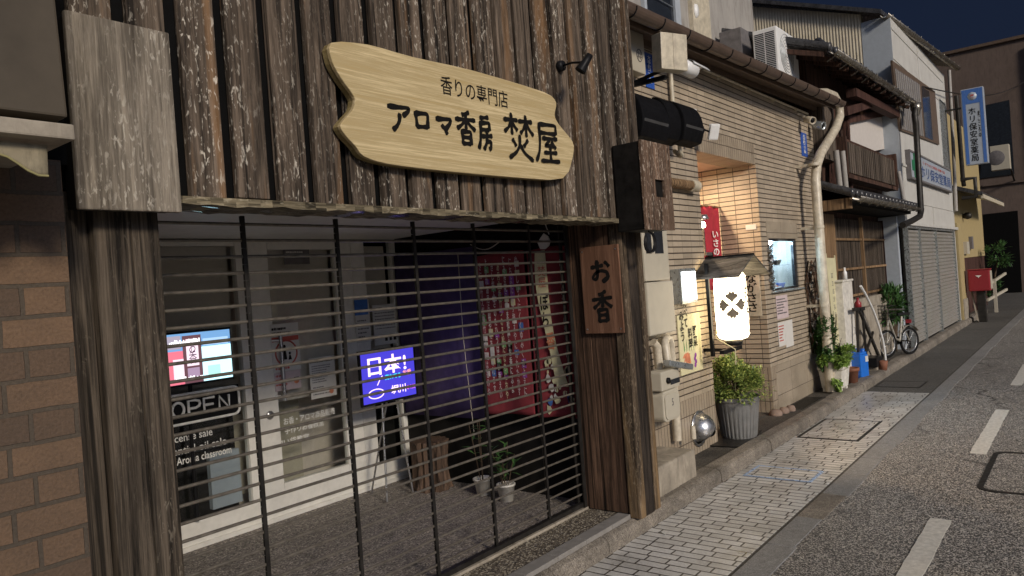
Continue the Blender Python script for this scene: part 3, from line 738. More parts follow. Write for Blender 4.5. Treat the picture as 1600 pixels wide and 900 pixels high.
# ------------------------------------------------------------------ roll-up grille gate
gt = thing('grille_gate', 'closed roll-up grille of thin steel bars across the incense shop entrance', 'security grille', (2.8, 2.96, .15), )
GY = 2.96
barmesh = None
for k in range(28):
    z = 2.118-.0722*k
    if z < .2: break
    if barmesh is None:
        o = MB().tube([(1.235, GY, z), (4.352, GY, z)], .0074, 8).build('bar', M['gate'], gt); barmesh = o; bz = z
    else:
        c = barmesh.copy(); COL.objects.link(c); c.parent = gt; c.location = (0, 0, z-bz)
for x in (1.30, 1.83, 2.345, 2.875, 3.38, 3.935):
    mb = MB(); z = 2.155
    while z > .17:
        mb.box(x-.010, x+.010, GY-.010, GY-.0065, z-.0722, z-.0004); mb.box(x-.006, x+.006, GY+.0065, GY+.010, z-.07, z); z -= .0722
    mb.build('link_chain', M['gatelink'], gt)
MB().box(1.24, 4.35, GY-.018, GY+.018, .155, .185).build('bottom_rail', M['gatelink'], gt)
for x0, x1 in ((1.235, 1.27), (4.325, 4.36)):
    mb = MB(); mb.box(x0, x1, GY-.03, GY-.022, .152, 2.16); mb.box(x0, x1, GY+.022, GY+.03, .152, 2.16); mb.build('guide_rail', M['gatelink'], gt)

# ------------------------------------------------------------------ things in the entrance
def sheet(name, label, cat, l, tp, r, b, Y, m, group=None, th=.002):
    x0, x1, z0, z1 = RY(l, tp, r, b, Y)
    t_ = thing(name, label, cat, ((x0+x1)/2, Y, z0), group)
    MB().box(x0, x1, Y-th, Y, z0, z1).build('sheet', m, t_)
    return t_, x0, x1, z0, z1
def lines(t_, x0, x1, z0, z1, Y, n, m, frac=.5, seed=1, wmin=.5):
    rg = random.Random(seed); mb = MB(); H_ = (z1-z0)/n
    for k in range(n):
        z = z1-(k+.5)*H_; x = x0; end = x0+(x1-x0)*rg.uniform(wmin, 1)
        while x < end-.004:
            l_ = rg.uniform(.006, .02); mb.box(x, min(x+l_, end), Y-.0008, Y, z-H_*frac/2*rg.uniform(.7, 1), z+H_*frac/2*rg.uniform(.7, 1)); x += l_+rg.uniform(.002, .006)
    mb.build('print', m, t_)
P_ = DY-.016
# monitor
t = thing('monitor', 'lit flat screen showing a red shopfront scene in the left window', 'monitor', (2.6, 4.75, 1.2))
MY = 4.80
x0, x1, z0, z1 = RY(255, 519, 361, 597, MY)
x0 -= .12
MB().box(x0-.012, x1+.012, MY, MY+.035, z0-.014, z1+.014).build('casing', M['blackp'], t, bevel=.004)
sx = lambda f: x0+(x1-x0)*f
sz = lambda f: z0+(z1-z0)*f
E1 = emit('screen_cyan_white', (.55, .9, 1), 1.6); E2 = emit('screen_pink_red', (.95, .22, .3), 1.0); E3 = emit('screen_brown', (.2, .09, .11), .8); E4 = emit('screen_blue', (.2, .42, .75), 1.0); E5 = emit('screen_pale', (.95, .75, .85), 1.2); E6 = emit('screen_text_dark', (.12, .05, .12), .6); E7 = emit('screen_text_white', (1, 1, 1), 1.6)
sc_ = MB().box(x0, x1, MY-.004, MY-.001, z0, z1).build('screen', E4, t)
def patch(a, b, c, d, m, e=.0045): return MB().box(sx(a), sx(b), MY-e-.001, MY-e, sz(c), sz(d)).build('picture', m, sc_)
patch(.64, 1, .0, .70, E1); patch(.66, .97, .72, .86, emit('screen_soft', (.4, .6, .85), 1.2)); patch(0, .42, .0, .66, E2); patch(.30, .42, .08, .5, E5, .0058); patch(.42, .64, 0, .95, E3)
patch(.46, .60, .34, .88, E5, .0058); patch(.46, .60, .12, .30, emit('screen_mauve', (.5, .35, .5), .9), .0058); patch(.7, .85, .05, .3, emit('screen_green', (.45, .85, .75), 1.2), .0058); patch(.0, .4, .70, .96, emit('screen_grey', (.45, .4, .5), 1.), .0058)
mb = MB(); rg = random.Random(5)
for k in range(16): mb.box(sx(.32+.02*k), sx(.335+.02*k), MY-.0085, MY-.0075, sz(.05), sz(.05+rg.uniform(.05, .1)))
for k in range(18): mb.box(sx(.27+.02*k), sx(.283+.02*k), MY-.0085, MY-.0075, sz(.80), sz(.80+rg.uniform(.04, .09)))
mb.build('caption', E7, sc_)
rect_text('お\n香', E6, sc_, (sx(.485), MY-.007, sz(.38)), UX, UZ, (x1-x0)*.09, (z1-z0)*.46, line=.8)
MB().tube([(sx(.5), MY+.02, z0-.01), (sx(.5), MY+.06, z0-.2), (sx(.5), MY+.06, .33)], .014, 8).build('stand', M['blackp'], t)
# OPEN neon sign (off)
t = thing('open_sign', 'unlit OPEN neon tube sign hanging below the monitor', 'neon sign', (2.6, 4.8, .85))
NY = 4.83
x0, x1, z0, z1 = RY(262, 611, 373, 656, NY); x0 -= .03
N_ = [(x, NY-.012, z) for x, z in [(p[0], p[1]) for p in rrect(x0, x1, z0, z1, .045)]]
mb = MB(); mb.tube(N_+[N_[0]], .0095, 8, caps=False)
MB().box(x0-.01, x1+.01, NY+.002, NY+.008, z0-.01, z1+.01).build('backplate', M['blackp'], t)
def letter(st, ox, w_, h):
    for s_ in st: mb.tube([(ox+px_*w_, NY-.012, z0+.05+pz*h) for px_, pz in s_], .0095, 8)
cw = (x1-x0-.1)/4.3; hh = z1-z0-.1
circ = [(.4+.4*math.cos(a), .5+.5*math.sin(a)) for a in [k*2*math.pi/20 for k in range(21)]]
letter([circ], x0+.05, cw, hh)
letter([[(0, 0), (0, 1), (.5, 1), (.75, .9), (.8, .72), (.72, .55), (.5, .45), (.08, .45)]], x0+.05+cw*1.12, cw, hh)
letter([[(.75, 0), (0, 0), (0, 1), (.75, 1)], [(.06, .52), (.65, .52)]], x0+.05+cw*2.2, cw, hh)
letter([[(0, 0), (0, 1), (.72, 0), (.72, 1)]], x0+.05+cw*3.3, cw, hh)
mb.build('tube', M['white_ink'], t)
# window lettering
t = thing('window_lettering', 'white English lettering for sale items on the left window', 'lettering', (2.6, DY, .7))
for s_, l, tp, r, b in (('Incense sale', 256, 667, 333, 691), ('Essential oil sale', 256, 683, 355, 708), ('Aroma classroom', 256, 700, 363, 723)):
    x0, x1, z0, z1 = RY(l, tp, r, b, P_+.012); x1 = PY(r, (tp+b)/2, P_+.012).x
    x0 = x1-(.043*len(s_)*.62)
    rect_text(s_, M['white_ink'], t, (x0, P_+.012+.02, z0+.012), UX, UZ, x1-x0, .052, extrude=.014, bold=.01)
t = thing('door_lettering', 'white Japanese lettering low on the glass door', 'lettering', (3.5, DY, .8))
for s_, l, tp, r, b in (('お香・アロマ商品販売', 443, 634, 524, 656), ('手作りお香教室', 445, 656, 507, 672), ('匂い袋教室', 432, 678, 484, 694)):
    x0, x1, z0, z1 = RY(l, tp, r, b, DY)
    rect_text(s_, M['white_ink'], t, (x0, DY+.010, z0), UX, UZ, x1-x0, .055, extrude=.004, bold=.012)
# notices on the door
t, x0, x1, z0, z1 = sheet('notice', 'white door notice with a crossed red circle around two black figures', 'notice', 424, 505, 468, 580, P_, M['paper'], 'notices on the shop door')
cx, cz = (x0+x1)/2, z0+(z1-z0)*.38; rr = (x1-x0)*.38; yy = P_-.004
mb = MB(); mb.tube([(cx+rr*math.cos(a), yy, cz+rr*math.sin(a)) for a in [k*2*math.pi/24 for k in range(25)]], .006, 6, caps=False); mb.build('ban_ring', M['printr'], t)
mb = MB(); mb.lathe((cx-.015, yy, cz+.05), [(0, -.001), (.014, 0)], 10, axis='y'); mb.prism([(cx-.035, yy, cz-.05), (cx+.005, yy, cz-.05), (cx-.006, yy, cz+.035), (cx-.024, yy, cz+.035)], (0, .001, 0)); mb.lathe((cx+.03, yy, cz-.005), [(0, -.001), (.011, 0)], 10, axis='y'); mb.prism([(cx+.014, yy, cz-.055), (cx+.046, yy, cz-.055), (cx+.036, yy, cz-.018), (cx+.024, yy, cz-.018)], (0, .001, 0)); mb.build('figures', M['ink'], t)
MB().box(x0+.005, x1-.005, P_-.0035, P_-.0025, z1-.135, z1-.1).build('red_band', M['printr'], t)
lines(t, x0+.01, x1-.01, z1-.09, z1-.02, P_-.003, 2, M['ink'], .6); lines(t, x0+.02, x1-.02, z0+.01, z0+.04, P_-.003, 1, M['printr'], .6, 3)
t, x0, x1, z0, z1 = sheet('notice', 'small wide pinkish notice with a face drawing, under the red circle notice', 'notice', 429, 580, 470, 609, P_, M['paperpink'], 'notices on the shop door')
lines(t, x0+.01, x0+.13, z0+.03, z1-.01, P_-.003, 3, M['printr'], .5, 4)
MB().lathe((x1-.04, P_-.003, z0+.06), [(0, -.001), (.024, 0)], 12, axis='y').build('face', M['orange'], t); MB().box(x1-.064, x1-.016, P_-.0055, P_-.0045, z0+.07, z0+.088).build('hair', M['ink'], t)
t, x0, x1, z0, z1 = sheet('notice', 'tall white printed notice in the middle of the door glass', 'notice', 484, 557, 524, 621, P_+.022, M['paper'], 'notices on the shop door')
lines(t, x0+.02, x1-.02, z0+.12, z1-.06, P_+.019, 8, M['printg'], .4, 6); lines(t, x0+.01, x1-.01, z1-.05, z1-.015, P_+.019, 1, M['ink'], .6, 7, .95); lines(t, x0+.02, x1-.06, z0+.02, z0+.1, P_+.019, 3, M['printg'], .4, 8)
MB().lathe((x1-.05, P_+.019, z0+.04), [(0, -.001), (.022, 0)], 12, axis='y').build('face', M['orange'], t)
t, x0, x1, z0, z1 = sheet('notice', 'blue card over a white leaflet, taped to the right door jamb', 'notice', 555, 468, 578, 535, P_-.002, M['paper'], 'notices beside the shop door')
MB().box(x0, x1-.015, P_-.006, P_-.004, z1-.13, z1).build('blue_card', M['printb'], t)
lines(t, x0+.02, x1-.01, z0+.03, z0+.2, P_-.005, 5, M['printg'], .4, 11)
t, x0, x1, z0, z1 = sheet('notice', 'large white printed notice with pictograms on the right window, above the lit board', 'notice', 583, 474, 650, 536, P_+.03, M['paper'], 'notices beside the shop door')
lines(t, x0+.03, x1-.03, z1-.05, z1-.02, P_+.027, 1, M['ink'], .6, 12, .95); lines(t, x0+.02, x1-.02, z0+.13, z1-.06, P_+.027, 6, M['printg'], .35, 13, .8)
mb = MB()
for k in range(3): mb.box(x0+.12+k*.05, x0+.15+k*.05, P_+.0262, P_+.0272, z0+.03, z0+.08)
mb.build('pictograms', M['ink'], t); MB().lathe((x1-.06, P_+.027, z0+.07), [(0, -.001), (.028, 0)], 12, axis='y').build('face', M['orange'], t)
t, x0, x1, z0, z1 = sheet('window_sticker', 'small dark grey square sticker high on the door glass', 'sticker', 443, 381, 483, 413, P_+.022, M['printg'])
lines(t, x0+.02, x1-.02, z0+.08, z1-.02, P_+.019, 2, M['paper'], .5, 21)

# lit writing board on a stand
t = thing('led_board', 'glowing blue writing board with handwritten neon lettering on a stand', 'LED board', (4.0, 4.3, .14))
LY = 4.45
x0, x1, z0, z1 = RY(565, 546, 649, 625, LY)
EB = emit('blue_led_board', (.09, .07, .85), .8, (.01, .01, .1)); EW = emit('pinkish_white_marker', (.95, .72, 1), 1.5); EC = emit('cyan_marker', (.05, .75, .85), 1.2); EO = emit('orange_marker', (1, .35, .35), 1.3); EP = emit('pink_marker', (.95, .2, .8), 1.3); ED = emit('led_dots', (.25, .3, 1), 2.5)
mb = MB(); mb.box(x0-.016, x1+.016, LY, LY+.02, z1, z1+.016); mb.box(x0-.016, x1+.016, LY, LY+.02, z0-.016, z0); mb.box(x0-.016, x0, LY, LY+.02, z0, z1); mb.box(x1, x1+.016, LY, LY+.02, z0, z1); mb.build('frame', M['blackp'], t)
MB().box(x0-.014, x1+.014, LY+.0145, LY+.024, z0-.014, z1+.014).build('back_cover', M['blackp'], t)
bd = MB().box(x0, x1, LY+.006, LY+.014, z0, z1).build('panel', EB, t)
mb = MB()
for k in range(22): mb.box(x0+.012+(x1-x0-.024)*k/21-.005, x0+.012+(x1-x0-.024)*k/21+.005, LY+.002, LY+.005, z1-.012, z1-.004)
mb.build('led_row', ED, t)
W_, H_ = x1-x0, z1-z0; bx = lambda f: x0+W_*f; bz_ = lambda f: z0+H_*f
rect_text('日本!', EW, bd, (bx(.12), LY+.005, bz_(.52)), UX, UZ, W_*.72, H_*.38, bold=.02)
rect_text('売れてる', EC, bd, (bx(.42), LY+.005, bz_(.40)), UX, UZ, W_*.3, H_*.11, bold=.03)
rect_text('お香', EO, bd, (bx(.76), LY+.005, bz_(.42)), UX, UZ, W_*.17, H_*.12, bold=.03)
rect_text('堀川', EW, bd, (bx(.52), LY+.005, bz_(.09)), UX, UZ, W_*.28, H_*.18, bold=.02)
rect_text('みや川', EP, bd, (bx(.82), LY+.005, bz_(.12)), UX, UZ, W_*.16, H_*.10, bold=.03)
mb = MB(); mb.tube([(bx(.24)+W_*.14*math.cos(a), LY+.003, bz_(.17)+H_*.09*math.sin(a)) for a in [k*2*math.pi/20 for k in range(21)]], .004, 5, caps=False); mb.tube([(bx(.27), LY+.003, bz_(.33)), (bx(.33), LY+.003, bz_(.45)), (bx(.37), LY+.003, bz_(.5))], .0035, 5); mb.build('doodle', EW, bd)
mb = MB()
for dx, dy in ((-.14, -.05), (.14, -.05), (0, .3)): mb.tube([(x0+W_/2+dx*.5, LY+.03, z0+.05), (x0+W_/2+dx, LY+.03+dy, .14)], .008, 8)
mb.build('tripod', M['steel'], t)
# red tapestries on the side wall (face -X)
XB = 4.40
def tapestry(label, ya, yb, seed, strip=False):
    t_ = thing('tapestry', label, 'hanging cloth', (XB, (ya+yb)/2, .78), 'red cloths on the entrance side wall')
    zt, zb = 2.02, .77
    mb = MB(); mb.grid(lambda u, v: (XB+.008*math.sin(u*9+v*3)*(.3+v)-.004*v, ya+(yb-ya)*u, zt+(zb-zt)*v+.006*math.sin(u*5)), 30, 40); mb.build('cloth', M['red_banner'], t_, solid=.003)
    rg = random.Random(seed); groups = {'paper': MB(), 'ivory': MB(), 'printb': MB(), 'greenp': MB(), 'purplep': MB()}
    if strip:
        mb = MB(); n = 14
        L_ = []; R_ = []
        for k in range(n+1):
            f = k/n; cy = ya+(yb-ya)*(.62-.30*f**2.2+.03*math.sin(f*5)); hw = .045+.01*math.sin(f*7)
            L_.append((XB-.014, cy+hw, zt-.02-(zt-zb-.25)*f)); R_.append((XB-.014, cy-hw, zt-.02-(zt-zb-.25)*f))
        mb.add(L_+R_, [(k, k+1, n+2+k, n+1+k) for k in range(n)]); mb.build('strip', M['ivory'], t_, solid=.002)
        yc = ya+(yb-ya)*.60
        rect_text('焚\n屋', M['printr'], t_, (XB-.016, yc+.04, 1.73), (0, -1, 0), UZ, .07, .16)
        rect_text('ぽ\nち', M['ink'], t_, (XB-.016, yc+.035, 1.44), (0, -1, 0), UZ, .075, .24, bold=.02)
        rect_text('香', M['orange'], t_, (XB-.016, ya+(yb-ya)*.52+.035, 1.27), (0, -1, 0), UZ, .08, .13, bold=.02)
        rect_text('お\nや\nか\nな\nり\nの\n香\nり\nの', M['paper'], t_, (XB-.016, ya+.05, 1.2), (0, -1, 0), UZ, .03, .74, bold=.02)
        for k in range(26):
            yy = rg.uniform(ya+.03, yb-.1); zz = rg.uniform(zb+.03, zb+.42); s_ = rg.uniform(.012, .034)
            groups[rg.choice(['paper', 'ivory', 'printb', 'ivory', 'paper'])].prism([(XB-.013, yy+s_*math.cos(a)*rg.uniform(.5, 1), zz+s_*1.3*math.sin(a)*rg.uniform(.5, 1)) for a in [j*math.pi/4 for j in range(8)]], (-.001, 0, 0))
    else:
        rows = 15; cols = 7
        txt = 'お香桜花月雪梅松竹あいうえかきくさしすたちつなにのはひふまみもやゆよらりるれ'
        for c_ in range(cols):
            s_ = '\n'.join(rg.choice(txt) for _ in range(rows))
            yy = yb-.03-c_*(yb-ya-.05)/cols
            rect_text(s_, M[rg.choice(['paper', 'ivory', 'paper', 'paperpink'])], t_, (XB-.013, yy, zb+.12+rg.uniform(0, .05)), (0, -1, 0), UZ, .028, zt-zb-.2, bold=.015)
            for k in range(7):
                zz = rg.uniform(zb+.2, zt-.1); groups[rg.choice(list(groups))].box(XB-.0115, XB-.0105, yy-.036, yy+.006, zz, zz+rg.uniform(.03, .07))
    for k_, g_ in groups.items():
        if g_.v: g_.build('motif', M[k_], t_)
    return t_
tapestry('red cloth with a winding cream strip of brushed characters, nearer the grille', 2.985, 3.335, 4, True)
tapestry('red cloth printed with rows of small characters, deeper in the entrance', 3.365, 3.84, 8)
# purple-lit curtain
t = thing('dark_curtain', 'dark purplish curtain beside the lit blue board', 'curtain', (4.5, 4.3, .7))
mb = MB(); mb.grid(lambda u, v: (4.47+.005*math.sin(u*17), 3.90+u*.96, 2.1-v*1.4), 60, 4); mb.build('cloth', M['purple'], t, solid=.003)
# hanging odds and ends at the top of the grille
t = thing('hanging_tag', 'crumpled white scrap hanging above the red cloths', 'tag', (4.2, 3.1, 2.1))
c = PX(850, 378, 4.36)
mb = MB(); rg = random.Random(2)
mb.prism([c+Vector((0, rg.uniform(.7, 1)*.06*math.cos(a), rg.uniform(.6, 1)*.07*math.sin(a))) for a in [k*math.pi/4 for k in range(8)]], (.01, 0, 0)); mb.tube([c+Vector((0, -.05, .05)), c+Vector((0, -.02, .14)), c+Vector((0, .0, .2))], .004, 6)
mb.build('scrap', M['paper'], t)
t = thing('loose_wire', 'thin pale wire drooping in front of the dark curtain', 'wire', (4.4, 4.0, 2.0))
mb = MB(); a = PX(735, 382, 4.42); b = PX(780, 378, 4.42); mb.tube([a.lerp(b, k/10)+Vector((0, 0, -.05*math.sin(math.pi*k/10))) for k in range(11)], .004, 6)
mb.tube([(4.42, 4.05, 2.05), (4.42, 4.06, 1.4), (4.42, 4.02, .6)], .003, 6); mb.build('strand', M['metergrey'], t)

# stump and potted plants in the entrance
t = thing('tree_stump', 'cut tree stump with rough bark standing in the entrance', 'tree stump', (4.2, 4.3, .14))
mb = MB(); rg = random.Random(9)
n = 28; prof = [(.165, 0), (.145, .08), (.135, .2), (.145, .36), (.15, .40)]
ring = [[(p[0]*(1+.1*math.sin(k*2.4)+.06*math.sin(k*5.1+j)), p[1]) for k in range(n)] for j, p in enumerate(prof)]
cst = PZ(676, 762, .135); v = []
for j, rg_ in enumerate(ring):
    for k, (r_, h) in enumerate(rg_): v.append(cst+Vector((r_*math.cos(2*math.pi*k/n), r_*math.sin(2*math.pi*k/n), h)))
mb.add(v, [(j*n+k, j*n+(k+1) % n, (j+1)*n+(k+1) % n, (j+1)*n+k) for j in range(4) for k in range(n)]); mb.add(v[-n:], [tuple(range(n))])
mb.build('trunk', M['bark'], t)
def leaf(mb, p, d, up, L, Wd, fold=.25):
    d = Vector(d).normalized(); s_ = d.cross(Vector(up)); s_ = s_.normalized() if s_.length > .01 else Vector((1, 0, 0)); n_ = s_.cross(d)
    a = Vector(p); b = a+d*L; m1 = a+d*L*.45
    mb.add([a, m1+s_*Wd/2+n_*fold*Wd, b, m1-s_*Wd/2+n_*fold*Wd, m1], [(0, 1, 4), (1, 2, 4), (2, 3, 4), (3, 0, 4)])
def pot_plant(label, c, rb, rt, h, mp, nst, hh, seed, group):
    t_ = thing('potted_plant', label, 'potted plant', c, group); c = Vector(c); rg = random.Random(seed)
    MB().lathe(c, [(0, 0), (rb, 0), (rt, h-.015), (rt+.006, h-.015), (rt+.006, h), (rt-.006, h), (rt-.012, h-.03), (0, h-.03)], 20).build('pot', mp, t_)
    st = MB(); lf = MB()
    for k in range(nst):
        a = rg.uniform(0, 6.28); top_ = c+Vector((math.cos(a)*.09, math.sin(a)*.09, h+hh*rg.uniform(.5, 1))); b_ = c+Vector((math.cos(a)*.02, math.sin(a)*.02, h-.03))
        st.tube([b_, b_.lerp(top_, .5)+Vector((0, 0, .02)), top_], .004, 5)
        for j in range(7):
            p = b_.lerp(top_, .35+.65*j/6); a2 = rg.uniform(0, 6.28)
            leaf(lf, p, (math.cos(a2), math.sin(a2), rg.uniform(-.5, .7)), UZ, rg.uniform(.07, .12), .028)
    st.build('stem', M['stem'], t_); lf.build('foliage', M['leafd'], t_, fix=False)
pot_plant('leafy plant in a plain pale pot behind the grille, nearer the street', (4.27, 3.60, .137), .05, .068, .13, M['whitepl'], 6, .32, 3, 'plants behind the grille')
pot_plant('straggly plant in a white pot with a dark spot behind the grille', (4.33, 3.88, .137), .052, .074, .13, M['whitepl'], 3, .55, 5, 'plants behind the grille')
# ================================================================== TILED RESTAURANT
TY = 2.96
tb = thing('tiled_restaurant', 'beige tiled restaurant building with recessed entrance and brown eave', 'building', (7.6, 3.0, .1))
XL, XE0, XE1, XR = 4.665, 6.735, 8.31, 10.62
wl, wr, wb, wt = RY(1203, 373, 1250, 447, TY)
wb, wt = 1.475, 2.09; wl, wr = 8.56, 9.56
ZT = 3.78; ZL = 2.93; ZS = .62
mb = MB()
mb.box(XL, XE0, TY, TY+.3, ZS, ZT)                                     # left pier
mb.box(XE0, XE1, TY, TY+.3, ZL+.235, ZT)                               # over entrance
mb.box(XE1, wl, TY, TY+.3, ZS, ZT); mb.box(wr, XR, TY, TY+.3, ZS, ZT)
mb.box(wl, wr, TY, TY+.3, ZS, wb); mb.box(wl, wr, TY, TY+.3, wt, ZT)
mb.box(XE1, XE1+.3, TY+.3, 3.9, ZS, ZT)                                # return wall
mb.box(XE0-.3, XE0, TY+.3, 3.9, ZS, ZT); mb.box(XE0, XE1, 3.9, 4.0, .1, ZT)
mb.box(XR-.02, XR, TY+.3, 7, .1, ZT)
mb.build('tile_wall', M['tile'], tb)
mb = MB(); mb.box(XL, XE0, TY+.001, TY+.3, .08, ZS-.002); mb.box(XE1, XE1+.3, TY+.3, 3.9, .08, ZS-.002); mb.box(XE0, XE1, TY+.001, TY+.3, ZL, ZL+.233); mb.box(XE1, XE1+.16, TY-.001, TY+.3, .08, ZS-.002)
mb.build('upright_tile_band', M['soldier'], tb)
mb = MB(); mb.box(XE1+.163, XR, TY-.002, TY+.3, .08, ZS-.002); mb.box(8.5, 9.62, TY-.003, TY-.0005, wt+.002, wt+.20); mb.build('base_tile', M['flat_tile'], tb)
MB().box(XE0, XE1, TY+.3, 3.9, ZL+.02, ZL+.05).build('entrance_ceiling', M['ceil'], tb)
MB().box(XE0+.002, XE1-.002, TY+.02, 3.9, .06, .105).build('entrance_floor', M['pavegrey'], tb)
# door at back of entrance
d_ = MB().box(XE0+.1, XE1-.1, 3.86, 3.898, .11, 2.3).build('door', M['dwood'], tb)
# eave: soffit + fascia + gutter with brackets, falling gently towards the wooden shop
ES = .0304; EX0, EX1 = 4.6, XR+.15
def ez(x): return 3.745+(x-5.0)*ES
def eprism(yz): z0 = ez(EX0); return MB().prism([(EX0, y, z0+z) for y, z in yz], (EX1-EX0, 0, (EX1-EX0)*ES))
eprism([(2.69, -.03), (TY+.05, .03), (TY+.05, .06), (2.69, 0)]).build('soffit', M['eave'], tb)
mb = eprism([(2.672, -.075), (2.689, -.075), (2.689, .06), (2.672, .06)]); mb.build('fascia_board', M['eave'], tb, bevel=.003)
eprism([(TY-.045, -.04), (TY-.002, -.04), (TY-.002, .028), (TY-.045, .022)]).build('wall_trim', M['eave'], tb)
gy, gr = 2.60, .066
pr = [(gy+gr*math.cos(a), gr*math.sin(a)) for a in [math.pi+math.pi*k/10 for k in range(11)]]+[(gy+(gr-.005)*math.cos(a), (gr-.005)*math.sin(a)) for a in [2*math.pi-math.pi*k/10 for k in range(11)]]
eprism(pr).build('gutter', M['gutter'], tb)
mb = MB(); x = 4.9
while x < XR:
    mb.tube([(x, gy+(gr+.004)*math.cos(a), ez(x)+(gr+.004)*math.sin(a)) for a in [math.pi+math.pi*k/10 for k in range(11)]], .006, 6); mb.tube([(x, gy+gr, ez(x)), (x, 2.672, ez(x)+.02)], .006, 6); x += .46
mb.build('gutter_bracket', M['blackp'], tb)
eprism([(2.64, .065), (2.64, .09), (4.2, .38), (4.2, .35)]).build('roof', M['gutter'], tb)
MB().box(4.75, XR, TY+.3, 7, 3.7, ZT).build('ceiling_slab', M['black'], tb)
# upper storey set back
UYY = 3.9
mb = MB(); mb.box(4.75, 10.6, UYY, 7, 3.8, 7.2); mb.build('upper_wall', M['greypanel'], tb)
xa = PY(1083, 40, UYY-.05).x; xb = PY(1111, 60, UYY-.05).x
MB().box(xa, xb, UYY-.06, UYY-.002, 4.1, 7.2).build('corner_trim', M['cream'], tb)
MB().box(xb+.004, 11.25, UYY-.03, UYY+.3, 4.1, 7.2).build('side_panel', M['greypanel'], tb, bevel=.01)
x0, x1 = PY(1005, 10, UYY-.03).x, PY(1062, 30, UYY-.03).x
wn_ = MB(); wn_.box(x0, x0+.06, UYY-.05, UYY-.002, 4.3, 6.2); wn_.box(x1-.14, x1, UYY-.05, UYY-.002, 4.3, 6.2); wn_.box(x0+.062, x1-.142, UYY-.05, UYY-.002, 4.3, 4.4)
wn_ = wn_.build('window', M['bluegrey'], tb); MB().box(x0+.062, x1-.142, UYY-.02, UYY-.01, 4.4, 6.2).build('pane', M['darkglass'], wn_)
mb = MB()
for k in range(7): mb.box(x0+.07, x1-.15, UYY-.046, UYY-.04, 4.6+.2*k, 4.61+.2*k)
mb.build('grille', M['frame_grey'], wn_)
MB().lathe(PY(1087, 17, UYY-.062), [(0, -.03), (.05, -.028), (.062, 0)], 16, axis='y', M=Matrix.Diagonal((.8, 1, 1.5, 1))).build('vent_cap', M['whitep'], tb)
# display window
dw = thing('display_window', 'lit glass display window of food samples in the tiled wall', 'display case', ((wl+wr)/2, TY, wb))
mb = MB(); dY = TY+.34
mb.box(wl, wr, dY-.02, dY, wb, wt); mb.box(wl, wl+.01, TY+.05, dY-.022, wb+.012, wt-.012); mb.box(wr-.01, wr, TY+.05, dY-.022, wb+.012, wt-.012); mb.box(wl, wr, TY+.05, dY-.022, wb, wb+.01); mb.box(wl, wr, TY+.05, dY-.022, wt-.01, wt)
mb.build('case', M['greypanel'], dw)
mb = MB(); mb.box(wl-.0, wl+.03, TY+.012, TY+.045, wb+.03, wt-.03); mb.box(wr-.10, wr, TY+.012, TY+.045, wb+.03, wt-.03); mb.box(wl, wr, TY+.012, TY+.045, wb, wb+.028); mb.box(wl, wr, TY+.012, TY+.045, wt-.028, wt); mb.build('frame', M['darkglass'], dw)
MB().box(wl+.03, wr-.10, TY+.026, TY+.031, wb+.03, wt-.03).build('pane', M['glass'], dw)
MB().box(wl+.03, wr-.11, TY+.07, dY-.03, wb+.29, wb+.3).build('shelf', M['glass'], dw)
MB().box(wl-.05, wr+.06, TY-.05, TY+.01, wb-.022, wb-.002).build('sill', M['frame_grey'], dw, bevel=.003)
MB().tube([(wl+.08, dY-.07, wt-.035), (wr-.15, dY-.07, wt-.035)], .014, 10).build('tube_lamp', emit('white_tube_lamp', (.5, .75, 1), 300), dw)
MB().lathe((8.98, dY-.10, wb+.41), [(0, -.06), (.05, -.05), (.07, 0), (.05, .05), (0, .06)], 16).build('globe_lamp', emit('white_globe_lamp', (.72, .9, 1), 22), dw)
rg = random.Random(12)
def dish(i, x, y, z, kind):
    t_ = thing('sample_dish', '', 'food sample', (x, y, z), 'food samples in the display window')
    if kind == 0:
        MB().lathe((x, y, z), [(.0, .0), (.035, 0), (.075, .022), (.078, .026), (.07, .022), (0, .012)], 18).build('plate', M['whitep'], t_)
        mb = MB()
        for k in range(6): mb.lathe((x+rg.uniform(-.03, .03), y+rg.uniform(-.03, .03), z+.025), [(0, -.015), (.017, 0), (0, .018)], 8)
        mb.build('food', M[rg.choice(['orange', 'greenp', 'printr'])], t_)
    else:
        MB().lathe((x, y, z), [(0, 0), (.03, 0), (.055, .05), (.06, .065), (.054, .065), (0, .045)], 18).build('bowl', M['blueplate' if kind == 1 else 'blackp'], t_)
        MB().lathe((x, y, z+.05), [(0, .02), (.03, .016), (.05, .004), (.05, 0)], 12).build('food', M['cream'], t_)
    return t_
for i, (x, k, lab) in enumerate(((8.70, 1, 'blue sample bowl at the left end of the display floor'), (8.92, 2, 'black sample bowl between blue bowl and plate on the display floor'), (9.14, 0, 'white sample plate of colourful food on the display floor'), (9.34, 1, 'blue sample bowl at the right end of the display floor'))):
    dish(i, x, TY+.16, wb+.011, k)['label'] = lab
for i, (x, k, lab) in enumerate(((8.76, 0, 'white sample plate on the upper shelf left of the globe lamp'), (9.26, 2, 'black sample bowl on the upper shelf right of the globe lamp'))):
    dish(i, x, TY+.16, wb+.301, k)['label'] = lab
t = thing('tinsel_garland', 'crumpled silver tinsel strip down the left edge of the display window', 'tinsel', (8.5, 2.93, 1.5))
mb = MB(); rg = random.Random(3)
for k in range(160):
    p = Vector((8.515+rg.uniform(-.045, .045), TY-.02+rg.uniform(-.02, .012), rg.uniform(1.5, 2.02))); s_ = rg.uniform(.01, .025)
    a = Vector((rg.uniform(-1, 1), rg.uniform(-1, 1), rg.uniform(-1, 1))).normalized()*s_; b = a.orthogonal().normalized()*s_
    mb.add([p-a, p+b, p+a, p-b+a*.3], [(0, 1, 2), (0, 2, 3)])
mb.build('foil', M['steel'], t, fix=False)

